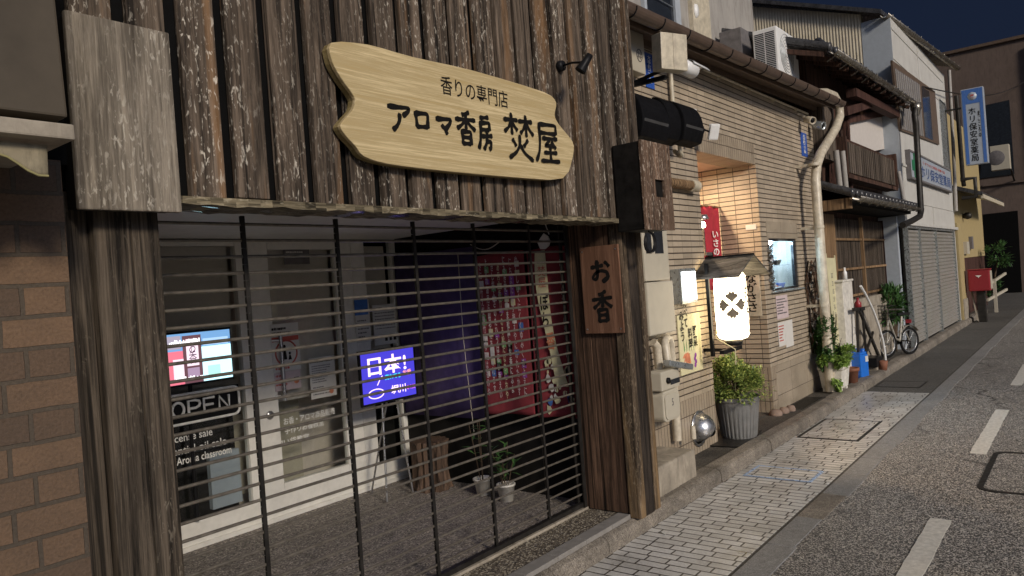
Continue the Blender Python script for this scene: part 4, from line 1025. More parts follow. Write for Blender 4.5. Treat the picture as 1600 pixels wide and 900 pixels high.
# entrance: noren, nameplate, ceiling lamp, chrome lamp
NYY = 3.42
t = thing('noren_curtain', 'dark red noren curtain with white characters hung inside the restaurant entrance', 'curtain', (7.7, NYY, 1.3))
x0, x1 = 7.1, PY(1125, 360, NYY).x; zt = PY(1110, 323, NYY).z
mb = MB(); mb.grid(lambda u, v: (x0+(x1-x0)*u, NYY+.018*math.sin(u*22)+.01*v*math.sin(u*9), zt-v*(.95)), 60, 12); mb.build('cloth', M['red_cloth'], t, solid=.003)
MB().tube([(x0-.2, NYY, zt+.004), (XE1-.01, NYY, zt+.004)], .011, 8).build('rail', M['owood'], t)
mb = MB(); s_ = RY(1108, 395, 1115, 430, NYY-.03); mb.box(s_[0], s_[1], NYY-.032, NYY-.024, s_[2], s_[3]); mb.build('slit', M['black'], t)
x0, x1 = PY(1114, 380, NYY-.035).x, PY(1123, 380, NYY-.035).x
rect_text('い\nさ\nの\nま', M['white_ink'], t, (x0, NYY-.035, PY(1119, 413, NYY).z), UX, UZ, x1-x0, PY(1119, 362, NYY).z-PY(1119, 413, NYY).z, bold=.02)
t = thing('entrance_lamp', 'small chrome lamp with a bright bulb in front of the red noren', 'lamp', (7.5, 3.1, 2.3))
c = PY(1098, 352, 3.12)
MB().lathe(c+Vector((0, 0, .06)), [(0, .05), (.05, .045), (.07, 0), (.066, -.003), (0, .02)], 16).build('shade', M['steel'], t)
MB().lathe(c, [(0, -.03), (.025, -.02), (.03, 0), (.02, .03), (0, .04)], 14).build('bulb', emit('warm_bulb', (1, .85, .6), 26), t)
MB().box(c.x-.01, c.x+.01, c.y-.01, c.y+.01, c.z-.28, c.z+.08).build('arm', M['steel'], t)
MB().box(c.x-.05, c.x+.09, c.y-.04, c.y+.04, c.z-.31, c.z-.28).build('clamp', M['steel'], t)
t = thing('ceiling_downlight', 'round warm downlight set in the ceiling of the restaurant entrance', 'lamp', (7.45, 3.62, ZL))
LX, LYY = 7.45, 3.62
MB().lathe((LX, LYY, ZL+.012), [(.075, .008), (.075, -.006), (.06, -.008), (.055, .0)], 20).build('ring', M['whitep'], t)
MB().lathe((LX, LYY, ZL+.010), [(0, 0), (.055, 0), (.055, .004), (0, .004)], 18).build('diffuser', emit('warm_downlight', (1, .74, .48), 1700), t)
XP2 = XE1-.012
t = thing('nameplate_board', 'tall pale wooden nameplate with dark top and black characters on the entrance return wall', 'sign', (8.3, 3.15, 1.2))
y1, y0 = PX(1151, 450, XP2).y, PX(1188, 450, XP2).y; zt, zb = PX(1178, 410, XP2).z, PX(1178, 494, XP2).z
zm = zb+(zt-zb)*.83
MB().box(XP2-.012, XP2, y0, y1, zb, zm).build('board', M['cream'], t); MB().box(XP2-.014, XP2, y0, y1, zm+.002, zt).build('top_band', M['dwood'], t)
u = (0, -1, 0)
rect_text('町', M['white_ink'], t, (XP2-.016, y0+.14, zm+.015), u, UZ, .11, zt-zm-.03, bold=.02)
rect_text('な\nが\nさ\nさ', M['ink'], t, (XP2-.014, y0+.16, zb+.05), u, UZ, .13, (zm-zb)*.86, bold=.02, line=.95)
t = thing('wall_plate', 'small white rectangular plate on the lamp-lit entrance return wall', 'plate', (8.3, 3.05, 2.2))
c = PX(1173, 355, XP2); MB().box(XP2, XP2+.011, c.y-.06, c.y+.06, c.z-.03, c.z+.03).build('plate', M['paper'], t, bevel=.003)

# paper lantern with a little shingled roof
t = thing('paper_lantern', 'lit white paper lantern with a dark four-petal crest under a small shingled roof', 'lantern', (6.6, 2.66, 1.2))
LC = PY(1142, 470, 2.66); lr = .147; zt, zb = PY(1142, 424, 2.66).z, PY(1142, 531, 2.66).z
prof = [(.09, zb), (.125, zb+.012), (.148, zb+.05)]+[(lr*(1-.05*abs(2*k/12-1)**3)+(.0022 if k % 2 else -.001), zb+.06+(zt-zb-.12)*k/12) for k in range(13)]+[(.145, zt-.05), (.12, zt-.012), (.08, zt)]
L3 = Vector((LC.x, LC.y, 0))
MB().lathe(L3, prof, 40).build('shade', M['lantern'], t)
fa = math.atan2(-2.66, -LC.x)+.06                                     # crest faces down the street
def onl(a_, h, e=.006): return L3+Vector(((lr+e)*math.cos(fa+a_), (lr+e)*math.sin(fa+a_), h))
mb = MB(); hc = (zt+zb)/2
half = [(.14, 0), (.34, .12), (.52, .33), (.60, .43), (.74, .43), (.83, .33), (.82, .22), (.93, .21), (1.0, .12), (.97, .03), (.88, 0)]
petal = half + [(x, -y) for x, y in half[-2:0:-1]]
for q_ in range(4):
    th = q_*math.pi/2
    P3 = [onl((x*math.cos(th)-y*math.sin(th))*.122/lr, hc+.01+(x*math.sin(th)+y*math.cos(th))*.122) for x, y in [(.5, 0)]+petal]
    mb.add(P3, [(0, k, k+1) for k in range(1, len(P3)-1)]+[(0, len(P3)-1, 1)])
mb.build('crest', M['crest'], t, fix=False)
mb = MB()
for i, (dz, st) in enumerate(((.10, [[(0, .05), (.06, .05)], [(.03, .07), (.03, 0)], [(0, .02), (.05, -.01)]]), (.02, [[(0, .05), (.05, .06)], [(.02, .06), (.0, 0)], [(.04, .04), (.045, 0)]]), (-.09, [[(0, .05), (.06, .05)], [(.04, .07), (.02, -.01)], [(.05, .03), (.065, .01)]]))):
    for s_ in st: mb.tube([onl(.82+x/lr, hc+dz+z) for x, z in s_], .005, 5)
mb.build('lettering', M['ink'], t)
MB().lathe(L3+Vector((0, 0, zb-.055)), [(0, 0), (.075, 0), (.08, .05), (0, .05)], 20).build('base', M['blackp'], t)
# roof: two boards, ridge across
rc = Vector((LC.x, LC.y, zt+.13)); cs_, sn = math.cos(R(-12)), math.sin(R(-12))
def rp(a_, b_, z): return rc+Vector((a_*cs_-b_*sn, a_*sn+b_*cs_, z))
for sg in (-1, 1):
    mb = MB(); p = [rp(0, -.27, 0), rp(0, .24, 0), rp(sg*.25, .24, -.185), rp(sg*.25, -.27, -.185)]
    mb.prism(p, (0, 0, .016)); mb.build('roof_board', M['slate'], t, bevel=.003)
MB().bar(rp(0, -.27, .012), rp(0, .24, .012), .03, .02).build('ridge', M['blackp'], t)
mb = MB(); mb.bar(Vector((LC.x-.2, LC.y+.04, zb-.10)), Vector((LC.x+.24, LC.y+.04, zb-.10)), .04, .035); mb.bar((LC.x, LC.y+.04, zb-.1), (LC.x, TY+.1, zb-.1), .03, .03) ; mb.build('bracket', M['blackp'], t)
MB().bar((LC.x-.17, LC.y+.14, zb-.14), (LC.x-.17, LC.y+.14, zt+.09), .03, .03).build('post', M['blackp'], t)
mb = MB(); mb.tube([onl(-1.4, zb+.1), onl(-1.3, zb+.02, .02), L3+Vector((-.13, -.06, zb-.08)), L3+Vector((-.12, -.05, zb-.22))], .005, 6); mb.build('cord', M['ivory'], t)

# lit box sign
t = thing('lit_box_sign', 'small lit white box sign in a silver frame on the restaurant pier', 'sign', (6.3, 2.9, 1.45))
x0, x1, z0, z1 = RY(1064, 419, 1089, 474, TY-.1)
MB().box(x0, x1, TY-.1, TY-.002, z0, z1).build('housing', M['frame_grey'], t, bevel=.01)
MB().box(x0+.028, x1-.028, TY-.106, TY-.1005, z0+.03, z1-.03).build('panel', M['lightbox'], t)
mb = MB(); mb.tube([(x0+.15, TY-.109, z1-.11), (x0+.16, TY-.109, z1-.14)], .0035, 5); mb.tube([(x0+.12, TY-.109, z0+.12), (x0+.15, TY-.109, z0+.1), (x0+.17, TY-.109, z0+.07)], .0035, 5); mb.build('mark', M['printg'], t)
# vegetable poster
t = thing('vegetable_poster', 'tall pale poster with brushed characters and coloured vegetables on the restaurant pier', 'poster', (6.3, 2.95, .8))
x0, x1, z0, z1 = RY(1061, 490, 1096, 583, TY-.012)
MB().box(x0, x1, TY-.012, TY-.002, z0, z1).build('sheet', M['ivory'], t)
rect_text('た\nべ\nて', M['ink'], t, (x0+.12, TY-.015, z0+.42), UX, UZ, .08, .27, bold=.03, line=.95)
rect_text('み\nよ\nう', M['ink'], t, (x0+.035, TY-.016, z0+.30), UX, UZ, .085, .27, bold=.03, line=.95)
rect_text('野\n菜', M['ink'], t, (x0+.29, TY-.015, z0+.23), UX, UZ, .085, .19, bold=.02, line=.95)
rect_text('料\n理', M['ink'], t, (x0+.19, TY-.0155, z0+.22), UX, UZ, .085, .19, bold=.02, line=.95)
mb1, mb2, mb3 = MB(), MB(), MB()
for k in range(5):
    a = R(200+k*18); c = Vector((x0+.19, TY-.015, z0+.2)); d = Vector((math.cos(a), 0, math.sin(a)))
    mb1.prism([c+d*.02, c+d*.10+Vector((d.z, 0, -d.x))*.02, c+d*.15, c+d*.10-Vector((d.z, 0, -d.x))*.02], (0, .001+.0003*k, 0))
    mb2.prism([c+Vector((-.1+.05*k, 0, .0)), c+Vector((-.08+.045*k, 0, .02)), c+Vector((-.10+.055*k, 0, .11))], (0, .0012+.0003*k, 0))
for k in range(4): mb3.lathe((x0+.30+.018*(k % 2), TY-.0145, z0+.06+.03*k), [(0, -.002-.0004*k), (.022, 0)], 10, axis='y')
mb1.build('carrot', M['orange'], t); mb2.build('greens', M['greenp'], t); mb3.build('aubergine', M['purplep'], t)
# papers right of entrance
for l, tp, r, b, m, lab, sd in ((1213, 461, 1231, 498, 'paperpink', 'pinkish printed sheet alone under the display window', 5), (1216, 503, 1227, 541, 'paper', 'narrow white sheet with red characters, lower left of the two side by side', 6), (1227, 500, 1239, 542, 'paper', 'narrow plain pale sheet, lower right of the two side by side', 7)):
    t, x0, x1, z0, z1 = sheet('posted_sheet', lab, 'notice', l, tp, r, b, TY-.004, M[m], 'sheets below the display window')
    if sd != 7: lines(t, x0+.02, x1-.02, z0+.05, z1-.03, TY-.0065, 6, M['printr' if sd == 6 else 'printg'], .5, sd)
# address plates
for (l, tp, r, b, lab) in ((1008, 84, 1021, 137, 'blue enamel address plate with white characters beside the cream junction box'), (1252, 208, 1261, 244, 'blue enamel address plate with white characters at the right end of the tiled wall')):
    x0, x1, z0, z1 = RY(l, tp, r, b, TY-.006)
    t = thing('address_plate', lab, 'address plate', ((x0+x1)/2, TY, z0), 'blue address plates')
    MB().box(x0, x1, TY-.006, TY-.002, z0, z1).build('plate', M['blueplate'], t); rect_text('大\n手\n町\n二\n丁\n目', M['white_ink'], t, (x0+(x1-x0)*.3, TY-.009, z0+.04), UX, UZ, (x1-x0)*.4, (z1-z0)*.8, bold=.02)
# junction box at far left of tile wall (mark like a circled character)
t = thing('junction_box', 'narrow cream junction box with a ring mark under the eave, beside the planks', 'junction box', (5.7, 2.9, 3.4))
x0, x1, z0, z1 = RY(985, 45, 1007, 112, TY-.12)
MB().box(x0, x1, TY-.12, TY-.002, z0, z1).build('box', M['metergrey'], t, bevel=.01)
cx, cz = x1-.10, z1-.22
mb = MB(); mb.tube([(cx+.045*math.cos(a), TY-.122, cz+.05*math.sin(a)) for a in [k*2*math.pi/18 for k in range(19)]], .004, 5, caps=False)
for dx in (-.015, .015): mb.tube([(cx+dx, TY-.122, cz-.03), (cx+dx, TY-.122, cz+.03)], .003, 5)
for dz in (-.012, .014): mb.tube([(cx-.03, TY-.122, cz+dz), (cx+.03, TY-.122, cz+dz)], .003, 5)
mb.build('ring_mark', M['printg'], t)
# cream control box + bullet camera on a conduit pole
t = thing('camera_box', 'square cream equipment box on a bracket above the white bullet camera', 'equipment box', (6.1, 2.7, 3.7))
c = PY(1047, 83, 2.42)
Mx = Matrix.Translation(c) @ Matrix.Rotation(R(-24), 4, 'Z') @ Matrix.Rotation(R(3), 4, 'X')
MB().box(-.125, .125, -.05, .06, -.135, .135, Mx).build('box', M['cream'], t, bevel=.006)
MB().box(-.012, .012, -.0535, -.0515, -.133, .133, Mx).build('seam', M['creamp'], t)
MB().bar(c+Vector((0, .05, -.17)), Vector((c.x-.02, TY, c.z-.17)), .035, .03).build('bracket', M['blackp'], t)
t = thing('bullet_camera', 'white bullet security camera under the cream equipment box', 'security camera', (6.3, 2.6, 3.6))
c = PY(1080, 110, 2.42); d = Vector((.8, -.1, -.1)).normalized(); q = d.to_track_quat('Z', 'Y').to_matrix().to_4x4()
MB().lathe(c, [(0, -.13), (.05, -.125), (.058, -.1), (.058, .03), (.05, .035), (.05, .03)], 20, M=q).build('body', M['whitep'], t)
MB().lathe(c, [(.05, .03), (.046, .05), (0, .05)], 20, M=q).build('lens', M['blackp'], t)
MB().lathe(c, [(.066, -.06), (.066, .17), (.071, .17), (.071, -.06)], 20, M=q, a0=R(20), a1=R(160)).build('sun_shield', M['whitep'], t)
MB().tube([c+Vector((0, .03, .03)), c+Vector((-.1, .1, .05)), (c.x-.3, TY, c.z-.1)], .016, 8).build('mount', M['blackp'], t)
t = thing('conduit_pole', 'cream vertical conduit below the camera box on the tiled wall', 'conduit', (6.05, 2.92, 3))
a = PY(1047, 105, TY-.04); b = PY(1053, 165, TY-.04)
MB().tube([(a.x, TY-.04, a.z+.05), (a.x, TY-.04, b.z-.3)], .02, 10).build('pipe', M['cream'], t)
t = thing('eave_conduit', 'thin cream conduit running along the tiled wall under the eave', 'conduit', (8.5, 2.94, 3.6))
a = PY(1098, 108, TY-.02); b = PY(1262, 178, TY-.02)
mb = MB(); mb.tube([a, a.lerp(b, .5), b], .014, 8)
mb.build('pipe', M['cream'], t)
mb = MB()
for f in (.12, .35, .6, .85):
    p = a.lerp(b, f); mb.box(p.x-.012, p.x+.012, TY-.038, TY-.001, p.z-.03, p.z+.005)
mb.build('clip', M['cream'], t)
# hooded lamp unit
t = thing('hooded_signal', 'row of black rounded hoods of a signal unit facing the street, above the corner box', 'signal unit', (5.2, 2.6, 2.7))
def hood(px0, px1, pt, pb, Y, m, dark):
    x0, x1, z0, z1 = RY(px0, pt, px1, pb, Y)
    r_ = (z1-z0)/2; zc = (z0+z1)/2; mb = MB()
    n = 14; pr = [(Y+.05-r_*.55*math.sin(a)*1.2, zc+r_*math.cos(a)) for a in [math.pi*.0+math.pi*.72*k/n for k in range(n+1)]]
    pr += [(Y+.05, zc-r_*.75)]
    mb.prism([(x0, y, z) for y, z in pr], (x1-x0, 0, 0)); mb.build('hood', m, t, bevel=.008)
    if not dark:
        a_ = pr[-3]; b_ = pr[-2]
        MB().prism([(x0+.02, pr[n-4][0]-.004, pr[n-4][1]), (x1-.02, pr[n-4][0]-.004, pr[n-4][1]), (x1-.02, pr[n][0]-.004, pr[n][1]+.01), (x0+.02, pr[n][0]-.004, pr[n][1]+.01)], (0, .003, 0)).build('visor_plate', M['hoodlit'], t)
hood(988, 1029, 148, 234, 2.62, M['hood'], False); hood(1030, 1055, 155, 234, 2.66, M['hood'], True); hood(1056, 1085, 162, 236, 2.62, M['hood'], False)
MB().bar(PY(1000, 200, 2.72), PY(1080, 205, 2.72), .09, .12).build('rear_case', M['hood'], t)
a = PY(1058, 232, 2.7); mb = MB(); mb.tube([a+Vector((.05, 0, .05)), a+Vector((.05, 0, -.01)), a+Vector((.09, 0, -.045)), a+Vector((.16, .05, -.045)), a+Vector((.2, .12, .02))], .018, 8); mb.build('conduit', M['cream'], t)
t = thing('white_box', 'small plain white box fixed to the tiled wall right of the black hoods', 'junction box', (6.6, 2.93, 3.1))
x0, x1, z0, z1 = RY(1078, 169, 1090, 206, TY-.07); MB().box(x0, x1, TY-.07, TY-.002, z0, z1).build('box', M['whitep'], t, bevel=.008)
t = thing('flood_lamp', 'small unlit white floodlight on a bent arm, above the restaurant entrance', 'floodlight', (6.9, 2.8, 3.1))
c = PY(1115, 206, 2.74); Mx = Matrix.Translation(c) @ Matrix.Rotation(R(-35), 4, 'Z') @ Matrix.Rotation(R(25), 4, 'X')
MB().box(-.05, .05, -.02, .02, -.075, .075, Mx).build('head', M['whitep'], t, bevel=.012)
mb = MB(); b = PY(1096, 206, TY); mb.tube([c+Vector((-.03, .02, 0)), c+Vector((-.1, .08, .03)), b+Vector((0, -.02, .02))], .012, 8); mb.tube([c+Vector((-.08, .05, .03)), c+Vector((-.1, .1, -.09)), c+Vector((-.24, .14, -.1)), PY(1086, 218, TY)], .008, 6); mb.lathe(c+Vector((-.1, .08, .03)), [(0, -.03), (.03, -.02), (.03, .02), (0, .03)], 10); mb.build('arm', M['blackp'], t)
t = thing('wall_pipe', 'short horizontal cream drain pipe with socket on the tiled wall right of the corner box', 'pipe', (6.1, 2.88, 2.6))
a = PY(1045, 285, 2.9); b = PY(1088, 284, 2.9)
MB().tube([(a.x-.2, 2.9, a.z), (b.x, 2.9, a.z)], .045, 14).build('pipe', M['owood'], t); MB().tube([(b.x-.14, 2.9, a.z), (b.x+.0, 2.9, a.z)], .054, 14).build('socket', M['cream'], t)
# twin cameras at right end under eave
for px, py, lab, s_, dd in ((1266, 188, 'cream wall camera at the end of the eave conduit, left of the pair', .05, (-.6, -.7, -.3)), (1281, 196, 'grey wall camera by the big downpipe, right of the pair', .055, (-.3, -.8, -.3))):
    c = PY(px, py, 2.80); d = Vector(dd).normalized(); q = d.to_track_quat('Z', 'Y').to_matrix().to_4x4()
    t = thing('wall_camera', lab, 'security camera', c, 'twin cameras under the eave')
    MB().lathe(c, [(0, -.1), (s_*.9, -.09), (s_, -.06), (s_, .06), (s_*.85, .065), (s_*.8, .05), (0, .05)], 18, M=q).build('body', M['creamp' if px < 1270 else 'frame_grey'], t)
    MB().lathe(c, [(0, .053), (s_*.6, .052), (s_*.6, .05)], 14, M=q).build('lens', M['blackp'], t)
    MB().tube([c-d*.08, c-d*.08+Vector((0, .06, .08)), (c.x+.02, TY, c.z+.12)], .018, 8).build('mount', M['creamp'], t)
# electric meter boxes
t = thing('meter_cabinet', 'tall grey-beige electric meter cabinet with two dark windows above a blank lower cover', 'meter cabinet', (5.6, 2.9, 1.2))
x0, x1, z0, z1 = RY(1000, 361, 1048, 520, TY-.12); x0 = 5.30; zm = PY(1030, 439, TY-.12).z
MB().box(x0, x1, TY-.12, TY-.002, zm+.004, z1+.12).build('upper_cover', M['metergrey'], t, bevel=.012)
MB().box(x0+.0, x1+.03, TY-.125, TY-.002, z0-.02, zm-.004).build('lower_cover', M['metergrey'], t, bevel=.012)
for a_, b_ in ((1009, 1018), (1023, 1036)):
    s_ = RY(a_, 358, b_, 396, TY-.125); MB().box(s_[0], s_[1], TY-.1245, TY-.1205, s_[2], s_[3]+.1).build('meter_window', M['darkglass'], t, bevel=.0015)
# gas meter and pipes
t = thing('gas_meter', 'pale grey gas meter between cream pipes beside the corner post', 'gas meter', (5.5, 2.8, .55))
GYY = 2.80; x0, x1, z0, z1 = RY(1029, 596, 1055, 657, GYY)
o = rrect(x0, x1, z0, z1-.06, .05); MB().prism([(x, GYY-.04, z) for x, z in o], (0, .12, 0)).build('body', M['metergrey'], t, bevel=.012)
o = rrect(x0+.02, x1-.02, z0+.02, z1-.09, .04); MB().prism([(x, GYY-.05, z) for x, z in o], (0, .01, 0)).build('front_cover', M['metergrey'], t, bevel=.004)
MB().box(x0-.02, x1+.01, GYY-.05, GYY+.09, z1-.055, z1+.10).build('counter_housing', M['metergrey'], t, bevel=.012)
MB().box(x0+.13, x1+.0, GYY-.056, GYY-.0505, z1-.02, z1+.02).build('counter_window', M['darkglass'], t)
MB().lathe((x0+.08, GYY-.06, z1+.02), [(0, -.01), (.025, -.008), (.025, .01), (0, .01)], 12, axis='y').build('valve', M['blackp'], t)
rect_text('5', M['printg'], t, ((x0+x1)/2-.018, GYY-.0515, z0+.12), UX, UZ, .03, .06, bold=.01)
MB().bar((x0+.1, GYY-.04, z1+.16), (x1+.12, GYY-.10, z1+.09), .07, .05).build('regulator', M['frame_grey'], t, bevel=.01)
t = thing('gas_pipes', 'group of bent cream pipes rising from the concrete block beside the gas meter', 'pipes', (5.6, 2.9, .4))
a = PY(1057, 700, 2.9); xr = PY(1047, 545, 2.9).x; xl = PY(1030, 545, 2.9).x; zt = PY(1040, 533, 2.9).z; xp = PY(1059, 690, 2.9).x
mb = MB(); mb.tube([(xp, 2.9, .33), (xp, 2.9, zt-.03), (xp-.015, 2.9, zt), (xp-.05, 2.9, zt+.018), (xp-.11, 2.89, zt+.015), (xp-.16, 2.87, zt-.01), (xp-.175, 2.86, zt-.05), (xp-.18, 2.84, zt-.26)], .036, 14)
mb.build('pipe', M['creamp'], t)
mb = MB(); mb.tube([(xp-.35, 2.88, zt+.02), (xp-.31, 2.87, zt-.02), (xp-.30, 2.86, zt-.3)], .036, 14); mb.build('pipe', M['creamp'], t)
mb = MB()
for z in (.62, .85): mb.tube([(xp, 2.9, z), (xp, 2.9, z+.05)], .041, 14)
mb.build('collar', M['creamp'], t); MB().tube([(xp, 2.9, .66), (xp, 2.9, .69)], .0425, 14).build('tape', M['blackp'], t)
MB().tube([(xp+.10, 2.80, .33), (xp+.10, 2.80, .40), (xp+.10, 2.80, .44)], [.024, .024, .02], 10).build('capped_stub', M['creamp'], t)
# concrete block
t = thing('concrete_block', 'stained concrete plinth under the cream gas pipes at the kerb', 'concrete block', (5.2, 2.75, .1))
MB().box(4.67, 5.52, 2.625, 2.955, .06, .335).build('block', M['conc'], t, bevel=.02)
# vent hood
t = thing('vent_hood', 'round stainless half-dome vent hood low on the tiled pier', 'vent', PY(1095, 670, TY))
c = PY(1090, 670, TY); 
mb = MB()
def dome(u, v):
    a = -.25*math.pi+u*1.5*math.pi; ph = v*math.pi/2
    r_ = .145*math.cos(ph); return (c.x+.02+r_*math.cos(a+0), TY-.005-.15*math.sin(ph), c.z+r_*math.sin(a))
mb.grid(dome, 30, 10); mb.build('dome', M['steel'], t, solid=.003)
MB().lathe((c.x+.02, TY-.004, c.z), [(.145, 0), (.165, 0), (.165, -.01), (.145, -.01)], 30, axis='y').build('flange', M['steel'], t)
MB().lathe((c.x+.02, TY-.003, c.z), [(0, -.002), (.143, 0)], 24, axis='y').build('mouth', M['black'], t)
# papers / stones at entrance foot
for x, y, s_, lab in ((8.20, 2.90, .07, 'rounded reddish stone at the entrance corner, largest of the three'), (8.36, 2.86, .055, 'rounded reddish stone at the entrance corner, middle of the three'), (8.50, 2.83, .05, 'rounded reddish stone at the entrance corner, rightmost of the three')):
    t = thing('edging_stone', lab, 'stone', (x, y, .1), 'stones at the entrance corner')
    MB().lathe((x, y, .098), [(s_, 0), (s_*1.05, .03), (s_*.8, .06), (0, .066)], 9).build('stone', M['pinkstone'], t)
t = thing('floor_mat', 'dark mat under the grey ribbed flowerpot', 'mat', (6.95, 2.84, .1)); Mx = Matrix.Translation((6.9, 2.86, .108)) @ Matrix.Rotation(R(8), 4, 'Z'); MB().box(-.34, .42, -.17, .17, 0, .006, Mx).build('mat', M['iron'], t)
t = thing('drain_grate', 'dark metal grate in the path under the restaurant corner', 'drain grate', (9.0, 2.82, .1)); mb = MB()
for k in range(12): mb.box(8.62+k*.07, 8.66+k*.07, 2.74, 2.93, .1005, .106)
mb.build('grate', M['iron'], t)
# potted shrub in ribbed pot
pc = Vector((7.02, 2.86, .115))
t = thing('potted_shrub', 'bushy yellow-green shrub in a grey ribbed pot on a dark mat', 'potted shrub', pc)
mb = MB(); n = 120; v = []
pf = [(.0, 0), (.165, 0), (.17, .02), (.215, .36), (.225, .365), (.225, .40), (.21, .40), (.2, .36), (0, .36)]
for r_, h in pf:
    for k in range(n): q_ = r_*(1+(.022 if k % 4 < 2 else -.03)*(1 if .01 < h < .36 and r_ > .16 else 0)); v.append(pc+Vector((q_*math.cos(2*math.pi*k/n), q_*math.sin(2*math.pi*k/n), h)))
mb.add(v, [(j*n+k, j*n+(k+1) % n, (j+1)*n+(k+1) % n, (j+1)*n+k) for j in range(len(pf)-1) for k in range(n)], False); mb.build('pot', M['pot'], t)
MB().lathe(pc+Vector((0, 0, .362)), [(0, .01), (.19, .0)], 16).build('soil', M['soil'], t)
def bush(t_, c, rx, ry, rz, n, L, Wd, m, seed, name='foliage', low=-.6, clumps=26, droop=0):
    rg = random.Random(seed); lf = MB(); cl = []
    for _ in range(clumps):
        while True:
            d = Vector((rg.gauss(0, 1), rg.gauss(0, 1), rg.gauss(0, 1))).normalized()
            if d.z > low: break
        cl.append((Vector((d.x*rx, d.y*ry, d.z*rz))*rg.uniform(.45, 1.0), rg.uniform(.22, .4)))
    for k in range(n):
        cc, cr = rg.choice(cl)
        d = Vector((rg.gauss(0, 1), rg.gauss(0, 1), rg.gauss(0, 1))).normalized()
        p = Vector(c)+cc+Vector((d.x*rx, d.y*ry, d.z*rz))*cr*rg.uniform(.3, 1)
        od = (cc+d*.2*rx).normalized(); dr_ = (od+Vector((rg.gauss(0, .6), rg.gauss(0, .6), rg.gauss(.25, .5)-droop)))
        leaf(lf, p, dr_, UZ, L*rg.uniform(.6, 1.2), Wd*rg.uniform(.7, 1.2))
    return lf.build(name, m, t_, fix=False)
def twigs(t_, c, tops, r_=.006):
    mb = MB(); c = Vector(c)
    for p in tops: p = Vector(p); mb.tube([c, c.lerp(p, .5)+Vector((0, 0, .03)), p], [r_, r_*.8, r_*.4], 5)
    mb.build('stem', M['stem'], t_)
bush(t, pc+Vector((0, 0, .52)), .33, .31, .25, 6500, .036, .022, M['leafy'], 21, clumps=60)
rg = random.Random(4); twigs(t, pc+Vector((0, 0, .36)), [pc+Vector((rg.uniform(-.25, .25), rg.uniform(-.22, .22), rg.uniform(.5, .8))) for _ in range(22)])

# big downpipe from the gutter
t = thing('downpipe', 'big pale downpipe curving from the gutter down the right end of the tiled wall', 'downpipe', (10.7, 2.75, .1))
DYY = 2.74; P = [PY(a, b, DYY) for a, b in ((1272, 146), (1290, 145), (1303, 150), (1311, 165), (1312, 182), (1306, 200), (1293, 222), (1282, 240), (1276, 258))]
e = P[-1]
x_ = e.x-.08; P += [Vector((x_-.02, DYY, e.z-.2)), Vector((x_-.03, DYY, 1.5)), Vector((x_-.03, DYY, .12))]
P[0].z = P[0].z; mb = MB(); mb.tube(P, .06, 18); mb.build('pipe', M['creamp'], t)
mb = MB()
for z in (1.2, 2.2, 3.0): mb.tube([(x_-.03, DYY, z), (x_-.03, DYY, z+.035)], .067, 18); mb.box(x_-.06, x_, DYY, TY+.0, z, z+.035)
mb.build('bracket', M['creamp'], t)

# air conditioner on roof
t = thing('roof_air_conditioner', 'white air conditioner outdoor unit on a steel stand on the restaurant roof', 'air conditioner', (10, 3.1, 4.2))
AYY = 3.02; xa = PY(1215, 75, AYY).x; xb = PY(1248, 100, AYY).x; za = PY(1213, 112, AYY).z; zb_ = PY(1209, 37, AYY).z
MB().box(xa, xb, AYY, AYY+.31, za, zb_).build('casing', M['whitep'], t, bevel=.015)
mb = MB()
for k in range(22):
    z = za+.06+k*(zb_-za-.12)/21.5
    for y0_, y1_ in ((AYY+.03, AYY+.15), (AYY+.165, AYY+.285)): mb.box(xa-.003, xa-.0005, y0_, y1_, z, z+.014)
mb.build('side_vent', M['darkglass'], t)
mb = MB(); cx, cz = xa+(xb-xa)*.42, (za+zb_)/2
for k in range(7): mb.tube([(cx+.055*(k+1)*.6*math.cos(a)*1.15, AYY-.004, cz+.055*(k+1)*.6*math.sin(a)*1.15) for a in [j*2*math.pi/28 for j in range(29)]], .003, 5, caps=False)
mb.build('fan_guard', M['frame_grey'], t)
MB().box(xb-.12, xb-.04, AYY-.004, AYY-.001, zb_-.16, zb_-.08).build('badge', M['darkglass'], t)
mb = MB()
for x in (xa+.08, xb-.08):
    mb.bar((x, AYY+.0, za-.02), (x, AYY+.34, za-.02), .04, .035)
    for y in (AYY+.02, AYY+.3): mb.bar((x, y, 3.95), (x, y, za-.02), .035, .035)
mb.bar((xa, AYY+.02, za-.13), (xb, AYY+.02, za-.13), .03, .03); mb.build('stand', M['frame_grey'], t)
t = thing('rear_box', 'dark blue-grey metal box behind the roof air conditioner', 'metal box', (9.9, 3.7, 4.2))
s_ = RY(1160, 50, 1182, 112, 3.5); MB().box(s_[0], s_[1]+.2, 3.5, 3.8, 4.2, s_[3]).build('box', M['printg'], t, bevel=.01)
# ================================================================== OLD WOODEN HOUSE
def polyY(pxs, Y, depth=.03, dy=0):
    P = [PY(a, b, Y) for a, b in pxs]; return MB().prism(P, (0, depth, 0))
def stickY(a, b, Y, w_, d=.05):
    p, q = PY(*a, Y), PY(*b, Y); return (p, q, w_, d)
oh = thing('old_wooden_house', 'old dark wooden house with tiled eaves and slatted balcony', 'building', (12.7, 3, .1))
HX0, HX1, HY = 10.64, 14.86, 2.98
MB().box(HX0, HX1, HY+.12, 7, .08, 4.6).build('wall', M['dwood'], oh)
MB().box(HX0, HX1, HY-.02, HY+.118, .08, 1.15).build('base_wall', M['conc'], oh)
